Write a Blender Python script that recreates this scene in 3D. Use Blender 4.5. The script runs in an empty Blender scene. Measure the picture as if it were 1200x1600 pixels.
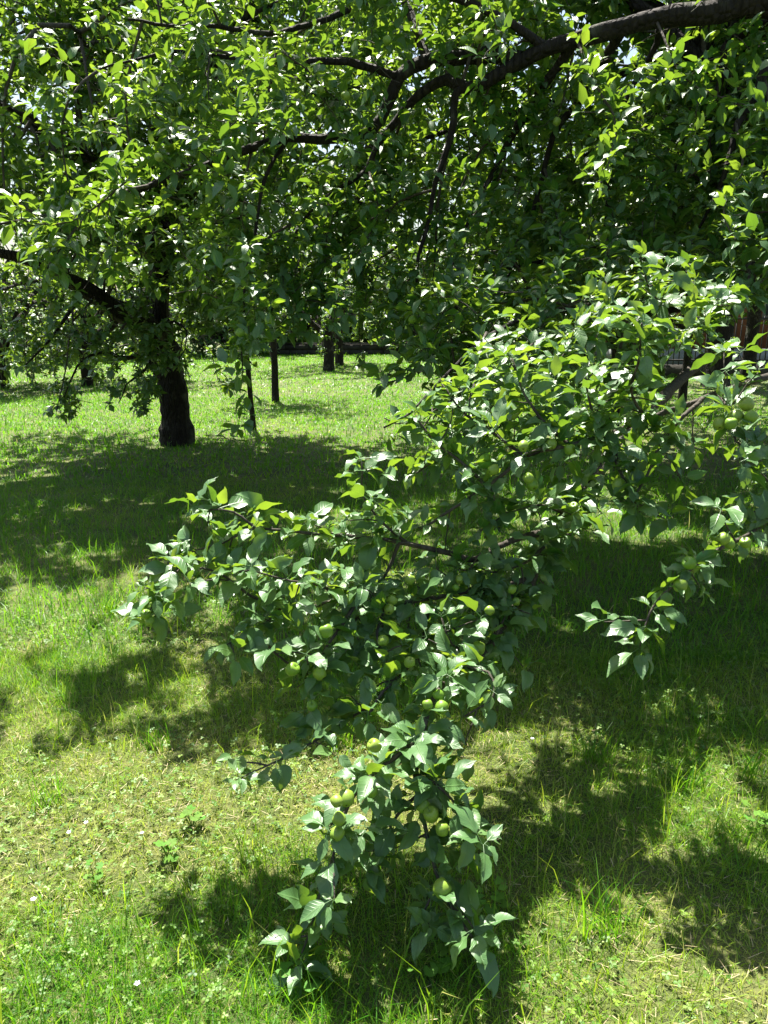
import bpy, math
import numpy as np
from mathutils import Vector, Matrix

# ------------------------------------------------------------------ camera, sky, sun, exposure
scn = bpy.context.scene
COL = scn.collection
EYE = 1.6
PITCH = math.radians(14.5)
F = 1164.0                                   # focal length in photograph pixels (1200 x 1600)
cam_d = bpy.data.cameras.new('camera'); cam = bpy.data.objects.new('camera', cam_d); COL.objects.link(cam)
cam_d.sensor_fit = 'VERTICAL'; cam_d.sensor_height = 36.0; cam_d.lens = 36.0 * F / 1600.0
cam_d.clip_start = 0.05; cam_d.clip_end = 2000
cam.location = (0, 0, EYE); cam.rotation_euler = (math.pi / 2 - PITCH, 0, 0)
scn.camera = cam

SUN_EL = math.radians(64); SUN_AZ = math.radians(-20)      # azimuth from +Y, negative = to the left
SUNV = np.array([math.sin(SUN_AZ) * math.cos(SUN_EL), math.cos(SUN_AZ) * math.cos(SUN_EL), math.sin(SUN_EL)])
world = bpy.data.worlds.new('World'); scn.world = world; world.use_nodes = True
wn = world.node_tree.nodes; wl = world.node_tree.links
bg = wn['Background']; sky = wn.new('ShaderNodeTexSky')
sky.sky_type = 'NISHITA'; sky.sun_disc = False; sky.sun_elevation = SUN_EL; sky.sun_rotation = SUN_AZ
sky.air_density = 1.3; sky.dust_density = 2.5
wl.new(sky.outputs[0], bg.inputs[0]); bg.inputs[1].default_value = 0.05
sun_d = bpy.data.lights.new('sun', 'SUN'); sun_d.energy = 5.0; sun_d.angle = math.radians(0.6); sun_d.color = (1.0, 0.95, 0.86)
sun = bpy.data.objects.new('sun', sun_d); COL.objects.link(sun)
sun.rotation_euler = Vector(SUNV).to_track_quat('Z', 'Y').to_euler()
sun.location = (-2, 8, 12)
vs = scn.view_settings
vs.view_transform = 'Standard'; vs.look = 'None'; vs.gamma = 1.0; vs.use_curve_mapping = False; vs.exposure = 2.0

rng = np.random.default_rng(11)

# ------------------------------------------------------------------ helpers: picture <-> place
cp, sp = math.cos(PITCH), math.sin(PITCH)
def P(px, py, Y):
    """point at forward distance Y (m) that the photograph shows at px, py"""
    a = (px - 600.0) / F; b = (800.0 - py) / F
    d = np.array([a, cp + b * sp, -sp + b * cp])
    return np.array([0, 0, EYE]) + d * (Y / d[1])
def G(px, py, z=0.0):
    a = (px - 600.0) / F; b = (800.0 - py) / F
    d = np.array([a, cp + b * sp, -sp + b * cp])
    return np.array([0, 0, EYE]) + d * ((z - EYE) / d[2])
def pix(p):
    p = np.asarray(p); q = p - np.array([0, 0, EYE])
    zc = q[..., 1] * cp - q[..., 2] * sp
    u = q[..., 1] * sp + q[..., 2] * cp
    zc_ = np.maximum(zc, 1e-3)
    return 600 + F * q[..., 0] / zc_, 800 - F * u / zc_, zc
def in_poly(x, y, poly):
    ins = np.zeros(x.shape, bool); n = len(poly)
    for i in range(n):
        x0, y0 = poly[i]; x1, y1 = poly[(i + 1) % n]
        c = ((y0 > y) != (y1 > y)) & (x < (x1 - x0) * (y - y0) / (y1 - y0 + 1e-9) + x0)
        ins ^= c
    return ins
def norm(v):
    return v / np.maximum(np.linalg.norm(v, axis=-1, keepdims=True), 1e-9)
_tab = np.random.default_rng(5).random((256, 256))
def vnoise(x, y):
    xi = np.floor(x).astype(int); yi = np.floor(y).astype(int); fx = x - xi; fy = y - yi
    fx = fx * fx * (3 - 2 * fx); fy = fy * fy * (3 - 2 * fy)
    g = lambda i, j: _tab[i % 256, j % 256]
    return (g(xi, yi) * (1 - fx) + g(xi + 1, yi) * fx) * (1 - fy) + (g(xi, yi + 1) * (1 - fx) + g(xi + 1, yi + 1) * fx) * fy
def fbm(x, y, o=3):
    s = 0; a = 0.5
    for k in range(o):
        s = s + a * vnoise(x * 2 ** k + 17 * k, y * 2 ** k + 31 * k); a *= 0.5
    return s / (1 - 0.5 ** o)
def ground_h(x, y):
    return 0.05 * (fbm(x * 0.8, y * 0.8) - 0.5) + 0.10 * (fbm(x * 0.15 + 9, y * 0.15) - 0.5) * np.clip((y - 4) / 10, 0, 1)

# ------------------------------------------------------------------ helpers: mesh building
class MB:
    """collects chunks of (vertices, faces) into ONE mesh"""
    def __init__(s): s.v = []; s.f = []; s.n = 0; s.t = []; s.uv = []; s.m = []
    def add(s, v, f, tint=None, uv=None, mat=0):
        v = np.asarray(v, float).reshape(-1, 3); f = np.asarray(f, np.int64)
        if len(v) == 0: return
        s.v.append(v); s.f.append(f + s.n); s.n += len(v); s.m.append(mat)
        s.t.append(np.zeros(len(v)) if tint is None else np.broadcast_to(tint, (len(v),)))
        s.uv.append(np.zeros((len(v), 2)) if uv is None else uv)
    def mesh(s, name, mats, smooth=True, sharp=False):
        me = bpy.data.meshes.new(name)
        v = np.concatenate(s.v); me.vertices.add(len(v)); me.vertices.foreach_set('co', v.astype(np.float32).ravel())
        loops = np.concatenate([f.ravel() for f in s.f]); tot = np.concatenate([np.full(len(f), f.shape[1]) for f in s.f])
        st = np.concatenate([[0], np.cumsum(tot)[:-1]])
        me.loops.add(len(loops)); me.loops.foreach_set('vertex_index', loops.astype(np.int32))
        me.polygons.add(len(st)); me.polygons.foreach_set('loop_start', st.astype(np.int32))
        if smooth: me.polygons.foreach_set('use_smooth', np.ones(len(st), bool))
        for m in (mats if isinstance(mats, (list, tuple)) else [mats]): me.materials.append(m)
        if any(s.m):
            me.polygons.foreach_set('material_index', np.concatenate([np.full(len(f), m) for f, m in zip(s.f, s.m)]).astype(np.int32))
        a = me.attributes.new('tint', 'FLOAT', 'POINT'); a.data.foreach_set('value', np.concatenate(s.t).astype(np.float32))
        a = me.attributes.new('luv', 'FLOAT2', 'POINT'); a.data.foreach_set('vector', np.concatenate(s.uv).astype(np.float32).ravel())
        me.update(calc_edges=True)
        return me
    def build(s, name, mats, parent=None, smooth=True):
        return link(name, s.mesh(name, mats, smooth), parent)
def link(name, me, parent=None):
    o = bpy.data.objects.new(name, me); COL.objects.link(o)
    if parent is not None: o.parent = parent; o.matrix_parent_inverse = Matrix.Translation(-Vector(parent.location))
    return o
def tag(o, label, cat, group=None, kind=None):
    o['label'] = label
    if cat: o['category'] = cat
    if group: o['group'] = group
    if kind: o['kind'] = kind
    return o
def thing(name, loc, label, cat, group=None):
    o = bpy.data.objects.new(name, None); COL.objects.link(o); o.location = [float(c) for c in loc]; o.empty_display_size = 0.2
    return tag(o, label, cat, group)

def tubes(mb, pts, rad, k=6, tint=0.0, cap=True):
    """pts (N,S,3), rad (N,S): N tapered tubes with k sides"""
    pts = np.asarray(pts, float); rad = np.asarray(rad, float)
    if pts.ndim == 2: pts = pts[None]; rad = rad[None]
    N, S, _ = pts.shape
    if N == 0: return
    t = norm(np.gradient(pts, axis=1))
    ref = np.where(np.abs(norm(pts[:, -1] - pts[:, 0])[:, 2:3]) > 0.75, np.array([[1.0, 0.13, 0.07]]), np.array([[0.1, 0.05, 1.0]]))[:, None, :]
    a = norm(np.cross(t, np.broadcast_to(ref, t.shape))); b = np.cross(t, a)
    ang = np.arange(k) * 2 * math.pi / k
    ring = pts[:, :, None, :] + rad[:, :, None, None] * (np.cos(ang)[None, None, :, None] * a[:, :, None, :] + np.sin(ang)[None, None, :, None] * b[:, :, None, :])
    i = np.arange(N)[:, None, None] * S * k; j = np.arange(S - 1)[None, :, None] * k; q = np.arange(k)[None, None, :]; q1 = (q + 1) % k
    f = np.stack([i + j + q, i + j + q1, i + j + k + q1, i + j + k + q], -1).reshape(-1, 4)
    L = np.broadcast_to(np.linspace(0, 1, S)[None, :, None], (N, S, k))
    uv = np.stack([np.broadcast_to(ang[None, None, :], (N, S, k)), L], -1).reshape(-1, 2)
    mb.add(ring.reshape(-1, 3), f, tint, uv)
    if cap:
        c = np.arange(N)[:, None] * S * k + (S - 1) * k + np.arange(k)[None, :]
        mb.v.append(np.zeros((0, 3))); mb.t.append(np.zeros(0)); mb.uv.append(np.zeros((0, 2)))
        mb.f.append(c + mb.n - N * S * k); mb.m.append(0)

def spline(cps, step=0.06, wob=0.0, seed=0):
    """Catmull-Rom through control points, resampled, with a little wander"""
    c = np.asarray(cps, float); c = np.vstack([2 * c[0] - c[1], c, 2 * c[-1] - c[-2]]); out = []
    for i in range(1, len(c) - 2):
        n = max(2, int(np.linalg.norm(c[i + 1] - c[i]) / step)); t = np.linspace(0, 1, n, endpoint=False)[:, None]
        p0, p1, p2, p3 = c[i - 1], c[i], c[i + 1], c[i + 2]
        out.append(0.5 * ((2 * p1) + (-p0 + p2) * t + (2 * p0 - 5 * p1 + 4 * p2 - p3) * t ** 2 + (-p0 + 3 * p1 - 3 * p2 + p3) * t ** 3))
    p = np.vstack(out + [c[-2][None]])
    if wob:
        r = np.random.default_rng(seed); n = r.normal(0, wob, p.shape)
        ker = np.ones(3) / 3
        for k in range(3): n[:, k] = np.convolve(n[:, k], ker, 'same')
        n[0] = 0; n[-1] = 0
        p = p + n
    return p

def grow(st, d, L, S, droop, wob, r, up=0.0):
    """N shoots grown at once -> (N,S+1,3)"""
    N = len(st); pts = np.zeros((N, S + 1, 3)); pts[:, 0] = st; d = norm(d); stp = (L / S)[:, None]
    for k in range(S):
        d = norm(d + r.normal(0, wob, (N, 3)) + np.array([0, 0, -droop + up * (k / S)]))
        pts[:, k + 1] = pts[:, k] + d * stp
    return pts
def sample_along(pts, spacing, r, tmin=0.0, cnt=None):
    """random stations along each of N polylines -> positions, tangents, index"""
    N, S, _ = pts.shape; L = np.linalg.norm(np.diff(pts, axis=1), axis=2).sum(1)
    c = np.maximum(1, np.round(L * (1 - tmin) / spacing)).astype(int)
    idx = np.repeat(np.arange(N), c); k = np.concatenate([np.arange(n) for n in c]) if N else np.zeros(0)
    t = tmin + (1 - tmin) * (k + r.uniform(0.15, 0.95, len(k))) / c[idx]
    t = np.clip(t, 0, 0.999) * (S - 1); i = t.astype(int); f = (t - i)[:, None]
    p = pts[idx, i] * (1 - f) + pts[idx, i + 1] * f
    return p, norm(pts[idx, i + 1] - pts[idx, i]), idx, t / (S - 1)
def side_dirs(t, r, lo, hi, up=0.15):
    q = r.normal(0, 1, t.shape); q = norm(q - (q * t).sum(-1, keepdims=True) * t)
    a = np.radians(r.uniform(lo, hi, len(t)))[:, None]
    return norm(t * np.cos(a) + q * np.sin(a) + np.array([0, 0, up]))

# ------------------------------------------------------------------ leaf shapes (along +Y, face up +Z, blade length 1)
def leaf_shape(ts, ws, fold, bend, pet, wave=0.0, twist=0.0, pk=3, seed=0):
    r = np.random.default_rng(seed); v = []; uv = []; f = []
    def pt(x, t):
        z = -bend * t * t + fold * abs(x) + wave * math.sin(t * 11 + (2 if x > 0 else 0)) * abs(x) * 2
        a = twist * t; return [x * math.cos(a) - z * math.sin(a) * (1 if x else 0), pet + t - 0.25 * bend * t * t, z + x * math.sin(a)]
    mid = []; lf = []; rt = []
    for t, w in zip(ts, ws):
        mid.append(len(v)); v.append(pt(0, t)); uv.append([0, t])
        if w > 0:
            lf.append(len(v)); v.append(pt(-w * r.uniform(.94, 1.06), t)); uv.append([-w / 0.28, t])
            rt.append(len(v)); v.append(pt(w * r.uniform(.94, 1.06), t)); uv.append([w / 0.28, t])
        else: lf.append(None); rt.append(None)
    for i in range(len(ts) - 1):
        for s, e in ((0, lf), (1, rt)):
            a, b, c, d = mid[i], mid[i + 1], e[i + 1], e[i]
            tr = [(a, b, c)] if d is None else ([(a, b, d)] if c is None else [(a, b, c), (a, c, d)])
            for q in tr: f.append(q if s else q[::-1])
    if pet > 0:
        b0 = len(v); w = 0.016
        if pk == 3:
            for y, zz in ((0, 0), (pet * 1.02, 0)):
                for an in (0.5, 2.6, 4.7): v.append([w * math.cos(an), y, zz + w * math.sin(an)]); uv.append([9, 0])
            for i in range(3):
                j = (i + 1) % 3; f += [(b0 + i, b0 + j, b0 + 3 + j), (b0 + i, b0 + 3 + j, b0 + 3 + i)]
        else:
            v += [[-w, 0, 0], [w, 0, 0], [0, pet * 1.05, 0]]; uv += [[9, 0]] * 3; f.append((b0, b0 + 1, b0 + 2))
    return np.array(v), np.array(f), np.array(uv)
TS = [0, .08, .22, .40, .58, .75, .89, 1.0]; WS = [0, .13, .225, .26, .232, .155, .058, 0]
HI = [leaf_shape(TS, WS, .35, .18, .28, .10, .15, 3, 1), leaf_shape(TS, WS, .15, .38, .32, .16, -.3, 3, 2), leaf_shape(TS, WS, .55, .28, .25, .08, .35, 3, 3),
      leaf_shape(TS, [w * .86 for w in WS], .25, .05, .30, .20, -.1, 3, 4), leaf_shape(TS, [w * 1.1 for w in WS], .30, .55, .26, .14, .2, 3, 5)]
TM = [0, .27, .65, 1.0]; WM = [0, .245, .205, 0]
MID = [leaf_shape(TM, WM, .35, .2, .26, .1, .2, 1, 1), leaf_shape(TM, WM, .15, .45, .3, .12, -.3, 1, 2), leaf_shape(TM, WM, .5, .05, .24, .1, .1, 1, 3)]
TL = [0, .42, 1.0]; WL = [0, .29, 0]
LOW = [leaf_shape(TL, WL, .4, .2, 0, 0, 0, 1, 1), leaf_shape(TL, WL, .1, .4, 0, 0, .3, 1, 2)]
def leaf_frames(pos, d, r, roll=0.35, nup=None):
    d = norm(d); up = np.broadcast_to(np.array([0, 0, 1.0]), d.shape) if nup is None else nup
    n = up + r.normal(0, roll, d.shape); n = norm(n - (n * d).sum(-1, keepdims=True) * d); s = np.cross(d, n)
    return np.stack([s, d, n], -1)          # columns: side, along, face
def add_leaves(mb, shapes, pos, R, scale, tint, r):
    which = r.integers(0, len(shapes), len(pos))
    for w, (v, f, uv) in enumerate(shapes):
        m = which == w; n = m.sum()
        if n == 0: continue
        vv = np.einsum('nij,kj->nki', R[m], v) * scale[m][:, None, None] + pos[m][:, None, :]
        ff = f[None] + (np.arange(n) * len(v))[:, None, None]
        mb.add(vv.reshape(-1, 3), ff.reshape(-1, 3), np.repeat(tint[m], len(v)), np.tile(uv, (n, 1)))
def rosettes(p, t, r, kmin=5, kmax=8, size=0.075, droop=0.25, spread=(45, 95), young=None):
    """leaf positions/frames/sizes of the whorls standing at points p on shoots of direction t"""
    n = len(p); k = r.integers(kmin, kmax + 1, n); idx = np.repeat(np.arange(n), k)
    j = np.concatenate([np.arange(q) for q in k]) if n else np.zeros(0)
    ax = norm(t * 0.45 + np.array([0, 0, 0.55]) + r.normal(0, .25, t.shape))[idx]
    q = norm(np.cross(ax, np.array([0.31, 0.2, 0.93]))); b = np.cross(ax, q)
    ph = j * 2.4 + r.uniform(0, 6.28, n)[idx] + r.normal(0, .3, len(idx))
    el = np.radians(r.uniform(spread[0], spread[1], len(idx)))
    d = ax * np.cos(el)[:, None] + (q * np.cos(ph)[:, None] + b * np.sin(ph)[:, None]) * np.sin(el)[:, None]
    d = norm(d + np.array([0, 0, -1]) * (droop * r.uniform(.2, 1.6, len(idx)))[:, None])
    sc = size * np.clip(r.normal(1, .25, len(idx)), .4, 1.45)
    tint = np.clip(r.normal(.38, .21, len(idx)), 0, 1)
    tint = np.where(r.random(len(idx)) < .03, 1.0, tint)
    if young is not None: 
        y = young[idx]; tint = np.where(y, np.clip(tint + .42, 0, 1), tint); sc = np.where(y, sc * .72, sc)
    R = leaf_frames(p[idx], d, r)
    return p[idx] + ax * r.uniform(0, .015, len(idx))[:, None], R, sc, tint

# ------------------------------------------------------------------ materials
def mat(name):
    m = bpy.data.materials.new(name); m.use_nodes = True; nt = m.node_tree
    return m, nt, nt.nodes, nt.links, nt.nodes['Principled BSDF']
def ramp(nd, stops):
    e = nd.color_ramp.elements
    while len(e) < len(stops): e.new(0.5)
    for el, (p, c) in zip(e, stops): el.position = p; el.color = (*c, 1)
def leaf_material(name, objrandom=False, dark=(.014, .085, .014), mid=(.032, .145, .022), light=(.14, .26, .03), trans=(.20, .40, .025), tw=.29, rough=.39, veins=True, under=(.09, .17, .065), spec=.6):
    m, nt, N, L, B = mat(name)
    out = N['Material Output']
    if objrandom:
        src = N.new('ShaderNodeObjectInfo').outputs['Random']
        mr = N.new('ShaderNodeMapRange'); mr.inputs[3].default_value = .02; mr.inputs[4].default_value = .72; L.new(src, mr.inputs[0]); src = mr.outputs[0]
    else:
        a = N.new('ShaderNodeAttribute'); a.attribute_name = 'tint'; src = a.outputs['Fac']
    cr = N.new('ShaderNodeValToRGB'); ramp(cr, [(0, dark), (.45, mid), (.72, (.06, .175, .02)), (1, light)]); L.new(src, cr.inputs[0])
    col = cr.outputs[0]
    tx = N.new('ShaderNodeTexNoise'); tx.inputs['Scale'].default_value = 60; tx.inputs['Detail'].default_value = 3
    tc = N.new('ShaderNodeTexCoord'); L.new(tc.outputs['Object'], tx.inputs[0])
    mx = N.new('ShaderNodeMix'); mx.data_type = 'RGBA'; mx.blend_type = 'MULTIPLY'; mx.inputs[0].default_value = 1
    mp = N.new('ShaderNodeMapRange'); mp.inputs[3].default_value = .65; mp.inputs[4].default_value = 1.3; L.new(tx.outputs[0], mp.inputs[0])
    L.new(col, mx.inputs[6]); L.new(mp.outputs[0], mx.inputs[7]); col = mx.outputs[2]
    bump = None
    if veins:
        av = N.new('ShaderNodeAttribute'); av.attribute_name = 'luv'; sep = N.new('ShaderNodeSeparateXYZ'); L.new(av.outputs['Vector'], sep.inputs[0])
        ab = N.new('ShaderNodeMath'); ab.operation = 'ABSOLUTE'; L.new(sep.outputs[0], ab.inputs[0])
        # midrib
        mr1 = N.new('ShaderNodeMapRange'); mr1.inputs[1].default_value = .03; mr1.inputs[2].default_value = .10; mr1.inputs[3].default_value = 1; mr1.inputs[4].default_value = 0; L.new(ab.outputs[0], mr1.inputs[0])
        # side veins run obliquely: sin((t - 0.3|x|) * k)
        m1 = N.new('ShaderNodeMath'); m1.operation = 'MULTIPLY'; m1.inputs[1].default_value = .33; L.new(ab.outputs[0], m1.inputs[0])
        m2 = N.new('ShaderNodeMath'); m2.operation = 'SUBTRACT'; L.new(sep.outputs[1], m2.inputs[0]); L.new(m1.outputs[0], m2.inputs[1])
        m3 = N.new('ShaderNodeMath'); m3.operation = 'MULTIPLY'; m3.inputs[1].default_value = 46; L.new(m2.outputs[0], m3.inputs[0])
        m4 = N.new('ShaderNodeMath'); m4.operation = 'SINE'; L.new(m3.outputs[0], m4.inputs[0])
        m5 = N.new('ShaderNodeMapRange'); m5.inputs[1].default_value = .6; m5.inputs[2].default_value = 1; L.new(m4.outputs[0], m5.inputs[0])
        m6 = N.new('ShaderNodeMath'); m6.operation = 'MULTIPLY'; m6.inputs[1].default_value = .3; L.new(m5.outputs[0], m6.inputs[0])
        m7 = N.new('ShaderNodeMath'); m7.operation = 'MAXIMUM'; L.new(m6.outputs[0], m7.inputs[0]); L.new(mr1.outputs[0], m7.inputs[1])
        mv = N.new('ShaderNodeMix'); mv.data_type = 'RGBA'; mv.inputs[7].default_value = (.13, .22, .07, 1)
        m8 = N.new('ShaderNodeMath'); m8.operation = 'MULTIPLY'; m8.inputs[1].default_value = .7; L.new(m7.outputs[0], m8.inputs[0])
        L.new(m8.outputs[0], mv.inputs[0]); L.new(col, mv.inputs[6]); col = mv.outputs[2]
        bump = N.new('ShaderNodeBump'); bump.inputs['Strength'].default_value = .5; bump.inputs['Distance'].default_value = .002; bump.invert = True
        L.new(m7.outputs[0], bump.inputs['Height'])
    ns = N.new('ShaderNodeTexNoise'); ns.inputs['Scale'].default_value = 3.2 if objrandom else 42; ns.inputs['Detail'].default_value = 2; L.new(tc.outputs['Object'], ns.inputs[0])
    nr = N.new('ShaderNodeMapRange'); nr.inputs[1].default_value = .68; nr.inputs[2].default_value = .74; nr.inputs[4].default_value = .8; L.new(ns.outputs[0], nr.inputs[0])
    nb = N.new('ShaderNodeMix'); nb.data_type = 'RGBA'; nb.inputs[7].default_value = (.10, .075, .025, 1); L.new(nr.outputs[0], nb.inputs[0]); L.new(col, nb.inputs[6]); col = nb.outputs[2]      # scab spots
    # the downy underside of an apple leaf is paler
    geo = N.new('ShaderNodeNewGeometry'); mu = N.new('ShaderNodeMix'); mu.data_type = 'RGBA'; mu.inputs[7].default_value = (*under, 1)
    mm = N.new('ShaderNodeMath'); mm.operation = 'MULTIPLY'; mm.inputs[1].default_value = .75
    L.new(geo.outputs['Backfacing'], mm.inputs[0]); L.new(mm.outputs[0], mu.inputs[0]); L.new(col, mu.inputs[6])
    L.new(mu.outputs[2], B.inputs['Base Color'])
    B.inputs['Roughness'].default_value = rough; B.inputs['Specular IOR Level'].default_value = spec
    tr = N.new('ShaderNodeBsdfTranslucent'); ts = N.new('ShaderNodeMix'); ts.data_type = 'RGBA'; ts.blend_type = 'MIX'
    ts.inputs[6].default_value = (*[c * .75 for c in trans], 1); ts.inputs[7].default_value = (min(1, trans[0] * 1.8), min(1, trans[1] * 1.3), trans[2] * 1.3, 1); L.new(src, ts.inputs[0]); L.new(ts.outputs[2], tr.inputs[0])
    if bump: L.new(bump.outputs[0], B.inputs['Normal'])
    ms = N.new('ShaderNodeMixShader'); ms.inputs[0].default_value = tw; L.new(B.outputs[0], ms.inputs[1]); L.new(tr.outputs[0], ms.inputs[2]); L.new(ms.outputs[0], out.inputs[0])
    return m
def bark_material(name, c0, c1, c2, scale=30, bumpd=.01, lich=.25):
    m, nt, N, L, B = mat(name)
    tc = N.new('ShaderNodeTexCoord'); mp = N.new('ShaderNodeMapping'); mp.inputs['Scale'].default_value = (1, 1, .28); L.new(tc.outputs['Object'], mp.inputs[0])
    n1 = N.new('ShaderNodeTexNoise'); n1.inputs['Scale'].default_value = scale; n1.inputs['Detail'].default_value = 6; n1.inputs['Roughness'].default_value = .7; L.new(mp.outputs[0], n1.inputs[0])
    v1 = N.new('ShaderNodeTexVoronoi'); v1.feature = 'DISTANCE_TO_EDGE'; v1.inputs['Scale'].default_value = scale * .8; L.new(mp.outputs[0], v1.inputs[0])
    cr = N.new('ShaderNodeValToRGB'); ramp(cr, [(.25, c0), (.55, c1), (.8, c2)]); L.new(n1.outputs[0], cr.inputs[0])
    n2 = N.new('ShaderNodeTexNoise'); n2.inputs['Scale'].default_value = 5; n2.inputs['Detail'].default_value = 4; L.new(tc.outputs['Object'], n2.inputs[0])
    mr = N.new('ShaderNodeMapRange'); mr.inputs[1].default_value = .58; mr.inputs[2].default_value = .7; mr.inputs[4].default_value = lich; L.new(n2.outputs[0], mr.inputs[0])
    mx = N.new('ShaderNodeMix'); mx.data_type = 'RGBA'; mx.inputs[7].default_value = (.20, .21, .15, 1); L.new(mr.outputs[0], mx.inputs[0]); L.new(cr.outputs[0], mx.inputs[6])
    L.new(mx.outputs[2], B.inputs['Base Color']); B.inputs['Roughness'].default_value = .85; B.inputs['Specular IOR Level'].default_value = .25
    ad = N.new('ShaderNodeMath'); ad.operation = 'ADD'; mr2 = N.new('ShaderNodeMapRange'); mr2.inputs[2].default_value = .25; L.new(v1.outputs[0], mr2.inputs[0])
    L.new(n1.outputs[0], ad.inputs[0]); L.new(mr2.outputs[0], ad.inputs[1])
    bp = N.new('ShaderNodeBump'); bp.inputs['Strength'].default_value = 1; bp.inputs['Distance'].default_value = bumpd; L.new(ad.outputs[0], bp.inputs['Height']); L.new(bp.outputs[0], B.inputs['Normal'])
    return m
def blade_material(name, stops, trans, tw=.38, rough=.45):
    m, nt, N, L, B = mat(name); out = N['Material Output']
    a = N.new('ShaderNodeAttribute'); a.attribute_name = 'tint'; cr = N.new('ShaderNodeValToRGB'); ramp(cr, stops); L.new(a.outputs['Fac'], cr.inputs[0])
    L.new(cr.outputs[0], B.inputs['Base Color']); B.inputs['Roughness'].default_value = rough; B.inputs['Specular IOR Level'].default_value = .4
    cr2 = N.new('ShaderNodeValToRGB'); ramp(cr2, trans); L.new(a.outputs['Fac'], cr2.inputs[0])
    tr = N.new('ShaderNodeBsdfTranslucent'); L.new(cr2.outputs[0], tr.inputs[0])
    ms = N.new('ShaderNodeMixShader'); ms.inputs[0].default_value = tw; L.new(B.outputs[0], ms.inputs[1]); L.new(tr.outputs[0], ms.inputs[2]); L.new(ms.outputs[0], out.inputs[0])
    return m
def noise_material(name, stops, scale=8, rough=.9, bumpd=.005, detail=6):
    m, nt, N, L, B = mat(name); tc = N.new('ShaderNodeTexCoord')
    n1 = N.new('ShaderNodeTexNoise'); n1.inputs['Scale'].default_value = scale; n1.inputs['Detail'].default_value = detail; n1.inputs['Roughness'].default_value = .65; L.new(tc.outputs['Object'], n1.inputs[0])
    cr = N.new('ShaderNodeValToRGB'); ramp(cr, stops); L.new(n1.outputs[0], cr.inputs[0]); L.new(cr.outputs[0], B.inputs['Base Color'])
    B.inputs['Roughness'].default_value = rough; B.inputs['Specular IOR Level'].default_value = .3
    bp = N.new('ShaderNodeBump'); bp.inputs['Distance'].default_value = bumpd; L.new(n1.outputs[0], bp.inputs['Height']); L.new(bp.outputs[0], B.inputs['Normal'])
    return m
M_leaf = leaf_material('apple_leaf'); M_leaf_obj = leaf_material('apple_leaf_single', True)
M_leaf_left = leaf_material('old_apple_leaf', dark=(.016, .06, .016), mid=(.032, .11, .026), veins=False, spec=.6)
M_leaf_far = leaf_material('orchard_leaf', dark=(.02, .07, .010), mid=(.045, .125, .016), light=(.15, .26, .02), veins=False, rough=.45)
M_bark = bark_material('apple_bark', (.010, .008, .006), (.026, .021, .017), (.06, .05, .042), 34, .02, .35)
M_twig = bark_material('twig_bark', (.03, .025, .02), (.07, .06, .048), (.16, .14, .11), 70, .002, .3)
M_grass = blade_material('grass_blade', [(0, (.016, .085, .004)), (.4, (.05, .17, .006)), (.7, (.17, .28, .018)), (1, (.42, .39, .13))],
                         [(0, (.12, .38, .01)), (.4, (.25, .56, .015)), (.7, (.46, .60, .035)), (1, (.55, .5, .2))])
M_clover = blade_material('clover_leaf', [(0, (.03, .10, .010)), (.5, (.085, .18, .018)), (1, (.20, .29, .035))], [(0, (.15, .33, .03)), (1, (.35, .5, .08))], .3, .5)
M_straw = blade_material('dry_grass', [(0, (.16, .12, .06)), (.5, (.30, .25, .13)), (1, (.46, .40, .24))], [(0, (.2, .16, .07)), (1, (.45, .38, .2))], .15, .7)
def apple_material():
    m, nt, N, L, B = mat('green_apple_skin'); tc = N.new('ShaderNodeTexCoord'); oi = N.new('ShaderNodeObjectInfo')
    n = N.new('ShaderNodeTexNoise'); n.inputs['Scale'].default_value = 25; n.inputs['Detail'].default_value = 4; L.new(tc.outputs['Object'], n.inputs[0])
    cr = N.new('ShaderNodeValToRGB'); ramp(cr, [(.3, (.085, .20, .012)), (.7, (.15, .29, .02))]); L.new(n.outputs[0], cr.inputs[0])
    mx = N.new('ShaderNodeMix'); mx.data_type = 'RGBA'; mx.inputs[7].default_value = (.27, .31, .05, 1); mr = N.new('ShaderNodeMapRange'); mr.inputs[4].default_value = .5; L.new(oi.outputs['Random'], mr.inputs[0])
    L.new(mr.outputs[0], mx.inputs[0]); L.new(cr.outputs[0], mx.inputs[6])
    vo = N.new('ShaderNodeTexVoronoi'); vo.inputs['Scale'].default_value = 220; L.new(tc.outputs['Object'], vo.inputs[0])
    sp_ = N.new('ShaderNodeMapRange'); sp_.inputs[1].default_value = .12; sp_.inputs[2].default_value = .2; sp_.inputs[3].default_value = .5; sp_.inputs[4].default_value = 0; L.new(vo.outputs[0], sp_.inputs[0])
    m2 = N.new('ShaderNodeMix'); m2.data_type = 'RGBA'; m2.inputs[7].default_value = (.45, .48, .22, 1); L.new(sp_.outputs[0], m2.inputs[0]); L.new(mx.outputs[2], m2.inputs[6])
    L.new(m2.outputs[2], B.inputs['Base Color']); B.inputs['Roughness'].default_value = .42; B.inputs['Subsurface Weight'].default_value = .12; B.inputs['Subsurface Radius'].default_value = (.006, .008, .002)
    return m
M_apple = apple_material()
M_calyx = noise_material('calyx_brown', [(.3, (.03, .02, .01)), (.7, (.10, .07, .035))], 200)

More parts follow.
